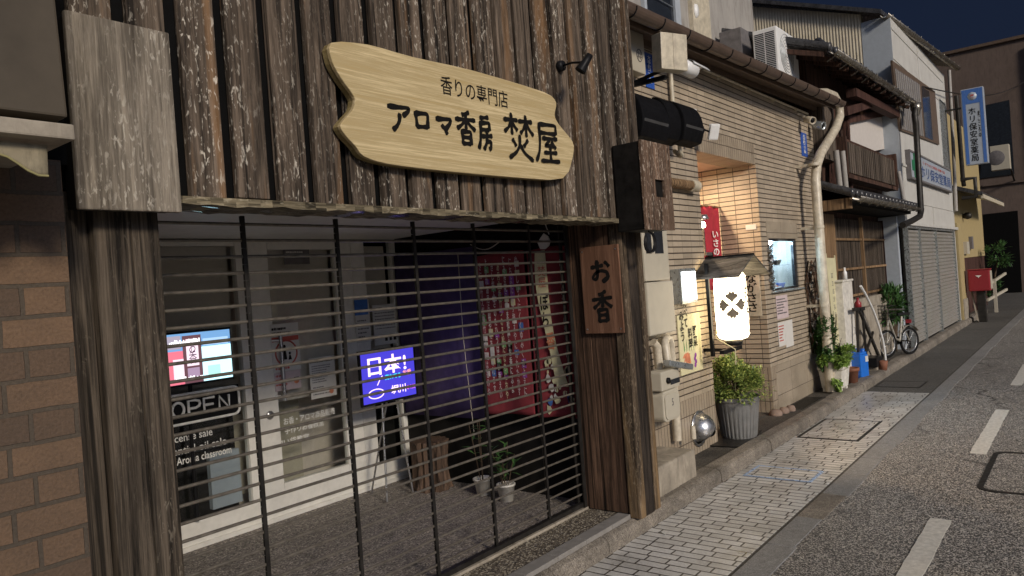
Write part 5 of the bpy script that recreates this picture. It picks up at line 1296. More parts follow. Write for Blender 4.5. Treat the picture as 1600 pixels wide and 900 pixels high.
# lattice screens
sx0, sx1 = PY(1306, 390, HY).x, PY(1389, 390, HY).x; sxm = PY(1350, 390, HY).x
lat = MB().box(sx0, sx1, HY+.06, HY+.08, 1.153, 2.42).build('lattice_screen', M['lattice'], oh)
mb = MB(); x = sx0+.06
while x < sx1-.04: mb.box(x, x+.02, HY+.045, HY+.0595, 1.153, 2.42); x += .062
mb.build('slats', M['lattice'], lat)
mb = MB()
for x in (sx0, sxm, sx1): mb.box(x-.03, x+.03, HY+.0, HY+.044, 1.153, 2.46)
for z in (1.2, 1.62, 2.08): 
    mb.box(sx0+.032, sxm-.032, HY+.012, HY+.043, z, z+.035); mb.box(sxm+.032, sx1-.032, HY+.012, HY+.043, z, z+.035)
mb.build('screen_frame', M['owood'], oh)
MB().box(HX0+.05, sx0-.04, HY-.02, HY+.1, 1.153, 2.45).build('post', M['owood'], oh)
MB().box(sx1+.04, HX1-.14, HY+.02, HY+.1, 1.153, 2.45).build('side_board', M['redwood'], oh)
MB().box(HX1-.135, HX1-.01, HY-.2, HY+.1, .1, 2.5).build('post', M['bluegrey'], oh)
# lower tiled eave
def tiled_roof(par, A, B, back, rise, name, pitch=.26, rr=.045):
    A = Vector(A); B = Vector(B); d = B-A; L = d.length; d.normalize(); bk = Vector((0, back, rise)); n_ = int(L/pitch)
    mb = MB(); mb.add([A, B, B+bk, A+bk, A-Vector((0, 0, .05)), B-Vector((0, 0, .05)), B+bk-Vector((0, 0, .05)), A+bk-Vector((0, 0, .05))], [(0, 1, 2, 3), (7, 6, 5, 4), (0, 4, 5, 1), (1, 5, 6, 2), (2, 6, 7, 3), (3, 7, 4, 0)])
    mb.build(name, M['kawara'], par)
    tl = MB(); en = MB(); m_ = max(3, int(bk.length/.24))
    for k in range(n_+1):
        p = A+d*(k*L/n_)
        for j in range(m_):
            a, b = p+bk*(j/m_)+Vector((0, 0, .012)), p+bk*((j+1.12)/m_)+Vector((0, 0, .02))
            if j == 0: a = a-bk.normalized()*.03
            tl.tube([a, b], [rr*1.06, rr*.95], 10)
        en.lathe(p-bk.normalized()*.035+Vector((0, 0, .012)), [(0, -.012), (rr*.6, -.012), (rr*.7, -.02), (rr*1.15, -.02), (rr*1.15, .012)], 12, axis='y')
    tl.build('roll_tiles', M['kawara'], par); en.build('end_tiles', M['kawara'], par)
def halfgutter(par, A, B, r_, m, hooks=6):
    A = Vector(A); B = Vector(B); d = (B-A).normalized(); s_ = d.cross(Vector((0, 0, 1))).normalized()
    mb = MB(); ring = []
    for P in (A, B):
        ring.append([P+s_*r_*math.cos(a)+Vector((0, 0, r_*math.sin(a))) for a in [math.pi+math.pi*k/10 for k in range(11)]])
    mb.add(ring[0]+ring[1], [(k, k+1, 12+k, 11+k) for k in range(10)], True); g = mb.build('gutter', m, par, solid=.004)
    mb = MB()
    for k in range(hooks):
        P = A.lerp(B, (k+.5)/hooks); mb.tube([P+s_*(r_+.006)*math.cos(a)+Vector((0, 0, (r_+.006)*math.sin(a))) for a in [math.pi*.95+math.pi*1.1*j/10 for j in range(11)]], .007, 6)
        mb.tube([P-s_*(r_), P-s_*(r_+.12)+Vector((0, 0, -.06))], .007, 6)
    mb.build('gutter_hook', M['guttermetal'], par)
EYL = 2.50
A = PY(1322, 300, EYL); B = PY(1431, 329, EYL); A.z = B.z = 2.66; A.x = 10.45; B.x = 14.95
tiled_roof(oh, A, B, .48, .2, 'lower_roof', .25)
halfgutter(oh, A+Vector((0, -.08, -.06)), B+Vector((.05, -.08, -.06)), .055, M['guttermetal'], 9)
MB().box(HX0, HX1, 2.56, HY+.1, 2.52, 2.58).build('soffit', M['tar'], oh)
MB().box(10.5, 10.62, 2.52, HY, 2.46, 2.6).build('rafter_end', M['owood'], oh)
# upper storey
UY = 2.92
MB().box(HX0+.02, HX1, UY+.08, 6.9, 2.8, 4.7).build('upper_wall', M['dwood'], oh)
polyY([(1328, 192), (1391, 180), (1395, 230), (1330, 243)], UY, .05).build('plaster_panel', M['plaster'], oh)
mb = MB()
for a, b, w_ in (((1322, 190), (1328, 300), .09), ((1396, 172), (1402, 295), .2), ((1322, 188), (1400, 174), .1), ((1300, 170), (1303, 300), .1)):
    mb.bar(PY(*a, UY-.03), PY(*b, UY-.03), w_, .08, (0, 1, 0))
mb.build('timber_frame', M['redwood'], oh)
# balcony of slats
BYY = 2.74
bx0, bx1 = PY(1325, 260, BYY).x, PY(1397, 258, BYY).x; bz0, bz1 = 3.05, 3.5
mb = MB(); x = bx0; rg = random.Random(6)
while x < bx1: mb.box(x, x+.085, BYY, BYY+.02, bz0, bz1); x += .125
mb.build('balcony_slats', M['lattice'], oh)
mb = MB()
for z in (bz0-.03, bz1+.002, (bz0+bz1)/2): mb.box(bx0-.05, bx1+.06, BYY+.022, BYY+.06, z, z+.045)
mb.box(bx1+.03, bx1+.11, BYY-.03, UY, bz0-.05, bz1+.12); mb.box(bx0-.1, bx0-.03, BYY-.02, UY, bz0-.05, bz1+.06); mb.box(bx0-.05, bx1+.1, BYY-.02, UY, bz0-.09, bz0-.035)
mb.build('balcony_frame', M['dwood'], oh)
# left side: pipes and shutter box
mb = MB(); mb.box(10.75, 11.35, 2.85, UY+.07, 3.2, 4.05); mb.build('shutter_case', M['lattice'], oh)
mb = MB()
for a, b in (((1306, 235), (1313, 300)), ((1316, 236), (1322, 300))): mb.tube([PY(*a, 2.75), PY(*b, 2.75)], .04, 10)
mb.tube([PY(1404, 268, 2.6), PY(1412, 312, 2.55)], .035, 10)
mb.build('drain_pipe', M['greypanel'], oh)
# upper eave
A = PY(1303, 80, 2.45); B = PY(1432, 161, 2.40)
zz = (A.z+B.z)/2
A.z = A.z+.02; B.z = B.z-.02
tiled_roof(oh, A+Vector((0, .08, .05)), B+Vector((0, .1, .07)), 1.5, .62, 'upper_roof', .3, .05)
halfgutter(oh, A, B, .05, M['guttermetal'], 9)
mb = MB()
n_ = 14
for k in range(n_+1):
    p = A.lerp(B, k/n_)+Vector((0, .12, -.03)); mb.bar(p, p+Vector((0, .9, .3)), .05, .06)
mb.build('rafter', M['dwood'], oh)
mb = MB(); mb.bar(PY(1330, 145, 2.7), PY(1400, 180, 2.7), .14, .12); mb.bar(PY(1318, 175, 2.75), PY(1365, 160, 2.75), .12, .12); mb.build('beam', M['redwood'], oh)
# corrugated gable left
polyY([(1243, 90), (1288, 108), (1290, 140), (1246, 140)], 3.25, .04).build('corrugated_gable', M['pinkrib'], oh)
polyY([(1240, 78), (1300, 92), (1300, 106), (1240, 92)], 3.2, .05).build('gable_board', M['redwood'], oh)
mb = MB(); mb.bar(PY(1240, 74, 3.1), PY(1306, 83, 2.6), .14, .08); mb.build('verge', M['kawara'], oh)
MB().tube([PY(1278, 65, 2.95), PY(1303, 84, 2.6)], .06, 10).build('ridge_tile', M['kawara'], oh)
# downpipe at the right end
t = thing('corner_downpipe', 'thin dark metal downpipe from the tiled eave past the pharmacy sign', 'downpipe', (15, 2.4, 2.6))
mb = MB(); P = [PY(a, b, 2.38) for a, b in ((1431, 165), (1429, 180), (1431, 195), (1439, 330), (1437, 338), (1425, 345), (1410, 352))]
mb.tube(P, .05, 12); mb.build('pipe', M['bluegrey'] if False else M['iron'], t)
MB().lathe(PY(1431, 170, 2.38), [(.05, -.12), (.09, 0), (.09, .1), (.0, .1)], 12).build('hopper', M['guttermetal'], t)

# ================================================================== WHITE PHARMACY
wp = thing('white_pharmacy', 'white two-storey pharmacy with wide steel shutters and dark upstairs window', 'building', (17.8, 2.7, .1))
WX0, WX1, WY = 14.9, 20.95, 2.67
MB().box(WX0+.01, WX1, WY, 3.3, 2.33, 6.14).build('wall', M['whitewall'], wp)
MB().box(WX0, WX0+.009, WY+.0, 3.16, 2.33, 6.14).build('side_wall', M['bluegrey'], wp)
mb = MB(); mb.prism([(WX0+.005, 3.16, 2.3), (WX0+.005, 7.5, 2.3), (WX0+.005, 7.5, 7.9), (WX0+.005, 3.16, 6.3)], (.2, 0, 0)); mb.build('ribbed_side', M['beigerib'], wp)
MB().box(WX0+.2, WX1, 3.3, 8, .1, 6.1).build('rear_wall', M['whitewall'], wp)
A = Vector((14.75, 2.78, 6.17)); B = Vector((21.2, 2.45, 6.32))
mb = MB(); mb.prism([A, B, B+Vector((0, 5.5, 2.0)), A+Vector((0, 5.2, 2.0))], (0, 0, .08)); mb.build('roof', M['kawara'], wp)
halfgutter(wp, A+Vector((0, -.05, -.02)), B+Vector((0, -.05, -.02)), .07, M['guttermetal'], 12)
mb = MB()
for z in (5.35, 5.9): mb.box(WX0+.02, WX1-.3, WY-.012, WY-.001, z, z+.03)
mb.box(17.4, 17.43, WY-.014, WY-.001, 5.34, 6.1); mb.box(WX0+.02, WX1-.02, WY-.02, WY-.001, 3.42, 3.46); mb.box(WX0+.02, WX1, WY-.012, WY-.001, 2.78, 2.79); mb.box(WX0+.02, WX1+.05, WY-.06, WY-.001, 2.33, 2.39); mb.box(17.9, 17.93, WY-.014, WY-.001, 2.4, 2.77)
mb.build('panel_trim', M['whitewall'], wp)
fr_ = polyY([(1394, 94), (1461, 143), (1468, 226), (1407, 203)], WY-.035, .034).build('window', M['eave'], wp)
polyY([(1398, 106), (1437, 132), (1443, 213), (1409, 201)], WY-.04, .004).build('pane', M['printg'], fr_); polyY([(1440, 135), (1452, 143), (1458, 219), (1446, 214)], WY-.04, .004).build('pane', M['darkglass'], fr_)
mb = MB()
for k in range(12):
    f = k/11; a = (1399+f*37, 108+f*24); b = (1409.5+f*33, 201+f*12); mb.bar(PY(*a, WY-.045), PY(*b, WY-.045), .04, .01, (0, 1, 0))
mb.build('curtain_folds', M['greypanel'], fr_)
# shutters
sxa, sxb = PY(1421, 440, WY+.03).x, PY(1491, 430, WY+.03).x
sxa, sxb = 14.98, 20.6
cuts = [sxa, PY(1442, 440, WY).x, PY(1467, 435, WY).x, sxb]
for i in range(3):
    mb = MB(); z = .13; a, b = cuts[i]+.03, cuts[i+1]-.03
    while z < 2.26:
        mb.add([(a, WY+.05, z), (b, WY+.05, z), (b, WY+.015, z+.02), (a, WY+.015, z+.02), (a, WY+.012, z+.052), (b, WY+.012, z+.052), (a, WY+.05, z+.074), (b, WY+.05, z+.074)], [(0, 1, 2, 3), (3, 2, 5, 4), (4, 5, 7, 6)]); z += .0765
    mb.build('shutter', M['shutter'], wp)
mb = MB()
for x in cuts: mb.box(x-.028, x+.028, WY-.02, WY+.06, .1, 2.3)
mb.build('shutter_rail', M['frame_grey'], wp)
MB().box(sxa-.05, sxb+.03, WY+.06, WY+.1, .1, 2.32).build('shutter_backing', M['tar'], wp)
MB().box(sxb+.03, WX1, WY+.01, 3.2, .1, 2.33).build('wall_end', M['whitewall'], wp)
MB().box(sxa, sxb, WY-.03, WY+.05, 2.285, 2.328).build('shutter_header', M['frame_grey'], wp)
mb = MB(); P = [PY(1483, 110, WY-.06), PY(1490, 240, WY-.06), PY(1494, 330, WY-.06)]; mb.tube(P, .04, 10); mb.build('rain_pipe', M['greypanel'], wp)
MB().box(PY(1470, 200, WY).x, PY(1479, 200, WY).x, WY-.012, WY-.001, 3.75, 5.4).build('grey_strip', M['frame_grey'], wp)  # upright strip in the grey frame material on the upper wall
# pharmacy sign
t = thing('pharmacy_sign', 'long horizontal grey-white pharmacy sign with green cross and blue lettering', 'shop sign', (18, 2.6, 3.3))
C4 = [(1421, 242), (1484.5, 263.5), (1487, 295), (1424, 281)]
pl = [PY(a, b, WY-.07) for a, b in C4]
x0 = (pl[0].x+pl[3].x)/2; x1 = (pl[1].x+pl[2].x)/2; zt = (pl[0].z+pl[1].z)/2; zb = (pl[2].z+pl[3].z)/2
MB().box(x0, x1, WY-.07, WY-.002, zb, zt).build('board', M['signwhite'], t)
mb = MB(); mb.box(x0-.03, x1+.03, WY-.085, WY-.003, zt, zt+.035); mb.box(x0-.03, x1+.03, WY-.085, WY-.003, zb-.035, zb); mb.box(x0-.03, x0, WY-.085, WY-.003, zb, zt); mb.box(x1, x1+.03, WY-.085, WY-.003, zb, zt); mb.build('frame', M['printg'], t)
cx = x0+.45; cz = (zt+zb)/2; mb = MB(); mb.box(cx-.1, cx+.1, WY-.076, WY-.0715, cz-.26, cz+.26); mb.box(cx-.28, cx-.101, WY-.076, WY-.0715, cz-.1, cz+.1); mb.box(cx+.101, cx+.28, WY-.076, WY-.0715, cz-.1, cz+.1); mb.build('green_cross', plain('green_cross_paint', (.015, .16, .07), .5, bmp=0), t)
rect_text('ホリ保安堂薬局', plain('navy_lettering', (.03, .07, .22), .5, bmp=0), t, (x0+1.0, WY-.073, zb+.06), UX, UZ, x1-x0-1.15, (zt-zb)*.52, bold=.008)
rect_text('くすりのご相談 健康食品', M['printr'], t, (x0+1.3, WY-.073, zb+(zt-zb)*.72), UX, UZ, x1-x0-2.2, (zt-zb)*.13, bold=.01)
# vertical projecting sign
t = thing('vertical_pharmacy_sign', 'tall projecting blue and white pharmacy sign with vertical black lettering', 'shop sign', (20.6, 2.1, 4))
XS = 20.5; ya, yb_ = 2.30, 1.845; za, zz_ = 3.82, 5.61
MB().box(XS, XS+.22, yb_, ya, za, zz_).build('case', M['signwhite'], t, bevel=.01)
mb = MB(); mb.box(XS-.006, XS-.0005, ya-.085, ya-.02, za+.02, zz_-.02); mb.box(XS-.006, XS-.0005, yb_+.02, yb_+.085, za+.02, zz_-.02); mb.box(XS-.006, XS-.0005, yb_+.087, ya-.087, zz_-.36, zz_-.02); mb.build('blue_band', M['bluesign'], t)
MB().lathe((XS-.0065, (ya+yb_)/2, zz_-.19), [(0, -.002), (.1, -.001), (.1, 0)], 8, axis='x').build('emblem', M['signwhite'], t)
rect_text('薬', M['printr'], t, (XS-.010, (ya+yb_)/2+.045, zz_-.235), (0, -1, 0), UZ, .09, .09, bold=.02)
rect_text('ホ\nリ\n保\n安\n室\n薬\n局', M['ink'], t, (XS-.004, ya-.125, za+.07), (0, -1, 0), UZ, .16, 1.26, bold=.010)
rect_text('ま\nご\nこ\nろ\nの', M['ink'], t, (XS-.004, yb_+.145, za+.62), (0, -1, 0), UZ, .05, .62, bold=.03)
MB().bar((20.6, 2.28, 5.2), (20.6, 2.66, 5.2), .04, .04).build('bracket', M['iron'], t); 
# ================================================================== YELLOW HOUSE
yh = thing('yellow_house', 'yellow stuccoed house with small porch roof beyond the pharmacy', 'building', (24, 2.8, .1))
MB().box(21.3, 27.8, 2.78, 8, 1.62, 5.35).build('wall', M['yellow'], yh)
MB().box(21.32, 27.78, 2.80, 8, .05, 1.615).build('base_wall', M['redwood'], yh)
MB().box(20.98, 21.75, 2.62, 2.78, .1, 2.5).build('pilaster', M['yellow'], yh, bevel=.01); MB().box(20.99, 21.8, 2.6, 2.779, .1, .62).build('pilaster_base', M['conc'], yh)
mb = MB(); mb.prism([(21.4, 2.1, 3.22), (21.4, 2.79, 3.5), (21.4, 2.79, 3.4), (21.4, 2.1, 3.12)], (5.2, 0, 0)); mb.build('porch_roof', M['kawara'], yh)
MB().box(21.4, 26.6, 2.08, 2.13, 3.06, 3.16).build('porch_fascia', M['cream'], yh)
MB().box(23.0, 23.5, 2.69, 2.779, 1.72, 2.05).build('letter_panel', M['metergrey'], yh); MB().box(24.2, 24.5, 2.7, 2.779, 1.85, 2.2).build('intercom', M['printg'], yh)
MB().lathe((23.3, 2.68, 2.75), [(0, -.12), (.08, -.1), (.1, 0), (.05, .1), (0, .1)], 10, axis='y').build('wall_lamp', M['iron'], yh)
mb = MB(); mb.tube([(21.05, 2.45, 5.6), (21.1, 2.45, 3.6), (21.2, 2.45, 3.4)], .05, 10); mb.build('rain_pipe', M['iron'], yh)
mb = MB(); mb.tube([(21.1, 2.5, 3.1), (21.1, 2.2, 3.1), (21.1, 2.2, 3.55), (21.1, 2.5, 3.55)], .05, 8); mb.build('pipe_loop', M['iron'], yh)
# ================================================================== DARK BROWN BUILDING at the end
db = thing('brown_building', 'large dark red-brown building closing the end of the street', 'building', (38, 0, 0))
MB().box(36, 50, -14, 10, 0, 10.1).build('wall', M['brownwall'], db)
def polyX(pxs, X, d=.05): return MB().prism([PX(a, b, X) for a, b in pxs], (d, 0, 0))
polyX([(1541, 164), (1577, 156), (1585, 272), (1531, 279)], 35.95, .049).build('window', M['darkglass'], db)
polyX([(1536, 335), (1590, 329), (1597, 458), (1540, 458)], 35.95, .049).build('gateway', M['black'], db)
mb = MB(); mb.box(35.9, 35.999, -14, 3.5, 4.42, 4.48); mb.build('ledge', M['brownwall'], db)
t = thing('far_air_conditioner', 'cream air conditioner outdoor unit mounted before the dark window beside the blue sign', 'air conditioner', (34, 2.6, 4.5))
XA = 34.5; a = PX(1546, 229, XA); b = PX(1579, 263, XA)
MB().box(XA, XA+.4, b.y, a.y, b.z, a.z).build('casing', M['metergrey'], t, bevel=.02)
MB().lathe((XA-.012, a.y-(a.y-b.y)*.3, (a.z+b.z)/2), [(0, -.005), (.27, 0), (.29, .01)], 20, axis='x').build('fan_guard', M['printg'], t)
MB().bar((XA+.2, b.y, b.z-.03), (36, b.y, b.z-.4), .06, .06).build('bracket', M['iron'], t)
t = thing('overhead_wire', 'thin dark overhead wire crossing from the pharmacy eave to the brown building', 'wire', (28, 2.4, 5.6))
a = PX(1440, 135, 17.5); b = PX(1600, 128, 35.9); MB().tube([a.lerp(b, k/16)+Vector((0, 0, -.35*math.sin(math.pi*k/16))) for k in range(17)], .014, 6).build('strand', M['iron'], t)
for wy, wz in ((5.5, 7.2), (-1.5, 7.4), (-4.5, 7.4)):
    fw = MB(); fw.box(35.93, 35.999, wy-.9, wy+.9, wz-.8, wz+.8); fw = fw.build('window', M['darkglass'], db)
    mb = MB(); mb.box(35.90, 35.929, wy-.95, wy+.95, wz-.88, wz-.8); mb.box(35.90, 35.929, wy-.03, wy+.03, wz-.8, wz+.8); mb.build('frame', M['eave'], fw)
MB().tube([(35.85, 1.55, 0), (35.85, 1.55, 9.8)], .06, 10).build('rain_pipe', M['eave'], db)
mb = MB(); mb.box(35.88, 36.2, -14.1, 10.1, 10.1, 10.22); mb.build('parapet', M['eave'], db)
# ================================================================== STREET THINGS
t = thing('post_box', 'red square post box on a black post near the end of the street', 'post box', (21.7, 2.3, 0))
MB().box(21.5, 21.9, 2.08, 2.55, .78, 1.30).build('body', M['redpost'], t, bevel=.03)
MB().box(21.53, 21.88, 2.071, 2.0795, .82, 1.27).build('side_door', M['metergrey'], t); MB().box(21.49, 21.91, 2.07, 2.56, 1.302, 1.325).build('lid', M['redpost'], t, bevel=.01)
MB().box(21.62, 21.8, 2.22, 2.40, 0, .778).build('post', M['iron'], t, bevel=.01)
mb = MB(); mb.prism([(21.494, 2.39, 1.17), (21.494, 2.25, 1.17), (21.494, 2.30, 1.135), (21.494, 2.34, 1.135)], (.004, 0, 0)); mb.prism([(21.4935, 2.335, 1.134), (21.4935, 2.305, 1.134), (21.4935, 2.32, 1.10)], (.004, 0, 0)); mb.build('postal_mark', M['white_ink'], t)
t = thing('leaning_plank', 'pale plank leaning behind the red post box', 'plank', (21.6, 2.6, .1)); MB().bar((21.55, 2.40, .02), (22.0, 2.58, 1.1), .16, .03, (0, 1, 0)).build('plank', M['conc'], t)
t = thing('guard_rail', 'two pale guard rail bars beyond the red post box', 'guard rail', (25, 2.4, 0))
mb = MB()
for p0, p1 in (((1541, 447), (1571, 427)), ((1543, 469), (1573, 452))):
    a, b = PX(*p0, 24.0), PX(*p1, 24.0); b = PX(*p1, 27.0); mb.bar(a, b, .05, .07, (0, 0, 1))
mb.build('rail', M['metergrey'], t); MB().box(24.9, 25.0, 2.28, 2.36, 0, .95).build('post', M['metergrey'], t)
t = thing('street_tree', 'small loose-crowned green tree before the dark gateway at the street end', 'tree', (26.5, 2.6, 0))
c = PX(1558, 398, 26.5)
MB().tube([(26.5, c.y+.15, 0), (26.5, c.y+.1, 1.0), (26.5, c.y, c.z-.2)], [.04, .03, .02], 8).build('trunk', M['stem'], t)
bush(t, c, .42, .42, .4, 420, .15, .05, M['leafd'], 31, 'crown', -1, 12)
bush(t, Vector((26.4, c.y+.15, c.z-1.0)), .35, .35, .3, 180, .18, .06, M['leafd'], 32, 'lower_crown', -1, 6)
# bicycle
t = thing('bicycle', 'small silver bicycle with black tyres parked before the steel shutter', 'bicycle', (13.5, 2.65, .1))
Rw = PX(1420, 522, 13.9); Fw = PX(1385, 524, 13.4); wr_ = .235
Rw.z = Fw.z = .105+wr_
d = (Fw-Rw); d.z = 0; BL = d.length; d.normalize(); sd_ = d.cross(Vector((0, 0, 1)))
def wheel(c, nm):
    w_ = MB().tube([c+(d*math.cos(a)+Vector((0, 0, math.sin(a))))*(wr_-.022) for a in [k*2*math.pi/32 for k in range(33)]], .022, 8, caps=False).build('wheel', M['rubber'], t)
    mb = MB(); mb.tube([c+(d*math.cos(a)+Vector((0, 0, math.sin(a))))*(wr_-.05) for a in [k*2*math.pi/32 for k in range(33)]], .009, 6, caps=False)
    for k in range(14): a = k*2*math.pi/14; mb.tube([c, c+(d*math.cos(a)+Vector((0, 0, math.sin(a))))*(wr_-.05)], .002, 4)
    mb.tube([c-sd_*.04, c+sd_*.04], .018, 8); mb.build('rim', M['steel'], w_)
wheel(Rw, 'rear'); wheel(Fw, 'front')
bk = lambda a, h: Rw.lerp(Fw, a)*1+Vector((0, 0, h-wr_+.0)) if True else None
mb = MB(); BB = bk(.42, .26); ST = bk(.27, .66); HD = bk(.88, .66); HT = bk(.85, .80)
mb.tube([BB, ST], .018, 8); mb.tube([BB, bk(.62, .3), HD], .024, 8); mb.tube([Rw, BB], .012, 8); mb.tube([Rw, bk(.3, .56)], .011, 8); mb.tube([Fw, HD, HT], .016, 8); mb.build('frame', M['bikepaint'], t)
MB().tube([HT-sd_*.24-d*.08, HT-sd_*.1, HT+sd_*.1, HT+sd_*.24-d*.08], .012, 8).build('handlebar', M['steel'], t)
mb = MB(); s0 = bk(.24, .70); mb.add([s0+d*.12+sd_*.02, s0+d*.12-sd_*.02, s0-d*.1-sd_*.075, s0-d*.1+sd_*.075], [(0, 1, 2, 3)]); mb.build('saddle', M['rubber'], t, solid=.04)
mb = MB(); mb.grid(lambda u, v: Rw+d*math.cos(R(35+110*u))*(wr_+.03)+Vector((0, 0, math.sin(R(35+110*u))*(wr_+.03)))+sd_*(v-.5)*.07, 12, 2); mb.build('mudguard', M['bikepaint'], t, solid=.003)
mb = MB(); b0 = HT+d*.12+Vector((0, 0, -.05))
for k in range(6): mb.tube([b0+d*(.05+.02)+sd_*(-.14+.056*k)+Vector((0, 0, -.1)), b0+d*.1+sd_*(-.17+.068*k)+Vector((0, 0, .12))], .004, 4); mb.tube([b0-d*.08+sd_*(-.14+.056*k)+Vector((0, 0, -.1)), b0-d*.1+sd_*(-.17+.068*k)+Vector((0, 0, .12))], .004, 4)
for h in (-.1, .0, .12):
    e_ = .1+.01*h; mb.tube([b0-d*e_-sd_*.16+Vector((0, 0, h)), b0+d*e_-sd_*.16+Vector((0, 0, h)), b0+d*e_+sd_*.16+Vector((0, 0, h)), b0-d*e_+sd_*.16+Vector((0, 0, h)), b0-d*e_-sd_*.16+Vector((0, 0, h))], .005, 4)
mb.build('basket', M['iron'], t)
mb = MB(); mb.tube([BB-sd_*.09, BB+sd_*.09], .01, 6); mb.box(BB.x-.05, BB.x+.05, BB.y-.13, BB.y-.09, BB.z-.01, BB.z+.01); mb.lathe(BB+sd_*.05, [(.0, -.004), (.07, -.004), (.07, .004), (0, .004)], 18, axis='x'); mb.build('crankset', M['iron'], t)
mb = MB(); mb.tube([Rw+sd_*.06, Rw+sd_*.14+Vector((0, 0, -wr_+.01))], .008, 6); mb.build('kickstand', M['steel'], t)
MB().box(Rw.x-.03, Rw.x+.03, Rw.y-.05, Rw.y+.03, Rw.z+.30, Rw.z+.36).build('reflector', M['redpost'], t)
# dark shrub behind bicycle
t = thing('dark_shrub', 'dark leafy shrub behind the bicycle against the old house', 'shrub', (13.6, 2.85, .1))
c = PY(1397, 478, 2.85); bush(t, c, .6, .12, .35, 700, .17, .05, M['leafd'], 41, 'foliage', -1, 14); twigs(t, (c.x, 2.86, .1), [c+Vector((random.uniform(-.4, .4), 0, random.uniform(-.1, .3))) for _ in range(9)], .01)
# black stand and bent white pole
t = thing('folding_stand', 'black folding metal stand beside the white cabinet', 'stand', (11.9, 2.72, .1))
SYY = 2.72; mb = MB()
for a, b, w_ in (((1339, 484), (1341, 562), .04), ((1347, 484), (1354, 560), .035), ((1342, 483), (1379, 570), .055), ((1364, 519), (1353, 550), .035), ((1333, 484), (1350, 482), .05)):
    mb.bar(PY(*a, SYY), PY(*b, SYY), w_, .03, (0, 1, 0))
mb.build('frame', M['iron'], t)
t = thing('bent_pole', 'thin bent white pole leaning in front of the old house', 'pole', (12.5, 2.66, .1))
P = [PY(a, b, 2.68) for a, b in ((1345, 447), (1354, 463), (1364, 484), (1372, 506), (1379, 530), (1382, 548), (1384, 566))]; MB().tube(P, .018, 8).build('rod', M['whitep'], t)
t = thing('clutter_tray', 'small low black tray with a brown pot under the folding stand', 'tray', (11.9, 2.7, .1))
c = PZ(1368, 572, .1); c = Vector((11.95, 2.72, .1)); mb = MB(); mb.box(c.x-.16, c.x+.2, c.y-.1, c.y+.1, .16, .3); mb.build('tray', M['blackp'], t, bevel=.01); MB().box(c.x-.12, c.x+.16, c.y-.08, c.y+.08, .098, .158).build('base', M['conc'], t)
MB().lathe((c.x+.02, c.y-.14, .1), [(0, 0), (.05, 0), (.07, .14), (.06, .14), (0, .12)], 14).build('pot', M['terra'], t)
t = thing('clutter_box', 'pale worn box with red bottle on top among the clutter by the old house', 'box', (11.8, 2.85, .1))
a = PY(1345, 470, 2.85); MB().box(a.x-.25, a.x+.9, 2.82, 2.955, .1, 1.02).build('box', M['conc'], t, bevel=.01); MB().lathe((a.x-.02, 2.89, 1.022), [(0, 0), (.05, 0), (.05, .09), (.02, .13), (.02, .17), (0, .17)], 12).build('bottle', M['redpost'], t)
# white cabinet
t = thing('white_cabinet', 'narrow tall off-white cabinet behind the leafy planter', 'cabinet', (10.9, 2.8, .1))
x0 = PY(1319, 480, 2.80).x; MB().box(x0, x0+.52, 2.80, 2.95, .1, 1.47).build('body', M['whitepl'], t, bevel=.01)
MB().box(x0-.02, x0+.54, 2.785, 2.955, 1.472, 1.50).build('top', M['whitepl'], t, bevel=.006); MB().lathe((x0+.4, 2.86, 1.502), [(0, 0), (.03, 0), (.03, .1), (.014, .13), (.014, .17), (0, .17)], 10).build('spray_bottle', M['whitep'], t)
MB().box(x0+.46, x0+.475, 2.788, 2.7995, .7, .8).build('handle', M['steel'], t)
# pale narrow banner board
t = thing('narrow_banner', 'narrow pale-yellow upright banner with faded vertical lettering between downpipe and cabinet', 'banner', (10.3, 2.6, .3))
P4 = [PY(a, b, 2.90) for a, b in ((1290.5, 403), (1304, 403), (1315, 540), (1305, 542))]
MB().prism(P4, (0, .012, 0)).build('cloth', M['ivory'], t)
mb = MB(); mb.tube([PY(1290, 396, 2.915), PY(1305, 545, 2.915)], .012, 8); mb.tube([PY(1303.5, 399, 2.915), PY(1315, 545, 2.915)], .012, 8); mb.build('pole', M['ivory'], t)
mb = MB(); rg = random.Random(3)
for k in range(7):
    f = .2+.62*k/7; a = P4[0].lerp(P4[3], f); b = P4[1].lerp(P4[2], f); c = a.lerp(b, .5)
    for j in range(4): mb.box(c.x-.05+rg.uniform(0, .03), c.x+.02+rg.uniform(0, .03), 2.8975, 2.8995, c.z-.03+.018*j, c.z-.022+.018*j)
mb.build('print', M['printg'], t)
# dried vine on the wall
t = thing('dried_vine', 'dry grey climbing stems on the right end of the tiled wall', 'plant', (9.9, 2.94, .5))
mb = MB(); rg = random.Random(15); c0 = PY(1272, 470, TY-.02)
for k in range(60):
    p = Vector((c0.x+rg.uniform(-.3, .28), TY-.015-rg.uniform(0, .05), rg.uniform(.7, 1.75))); q_ = p+Vector((rg.uniform(-.08, .08), rg.uniform(-.02, .02), rg.uniform(-.2, .2))); mb.tube([p, p.lerp(q_, .5)+Vector((rg.uniform(-.03, .03), 0, 0)), q_], .009, 4)
for k in range(4): mb.tube([(c0.x-.2+.13*k+rg.uniform(-.04, .04)*j, TY-.02, .6+.3*j) for j in range(5)], .01, 5)
mb.build('stem', M['postd'], t); lf = MB()
for k in range(130): leaf(lf, (c0.x+rg.uniform(-.32, .3), TY-.03-rg.uniform(0, .06), rg.uniform(.7, 1.8)), (rg.gauss(0, 1), -.4, rg.gauss(-.5, 1)), UZ, rg.uniform(.05, .09), .03)
lf.build('dry_leaves', M['slate'], t, fix=False)
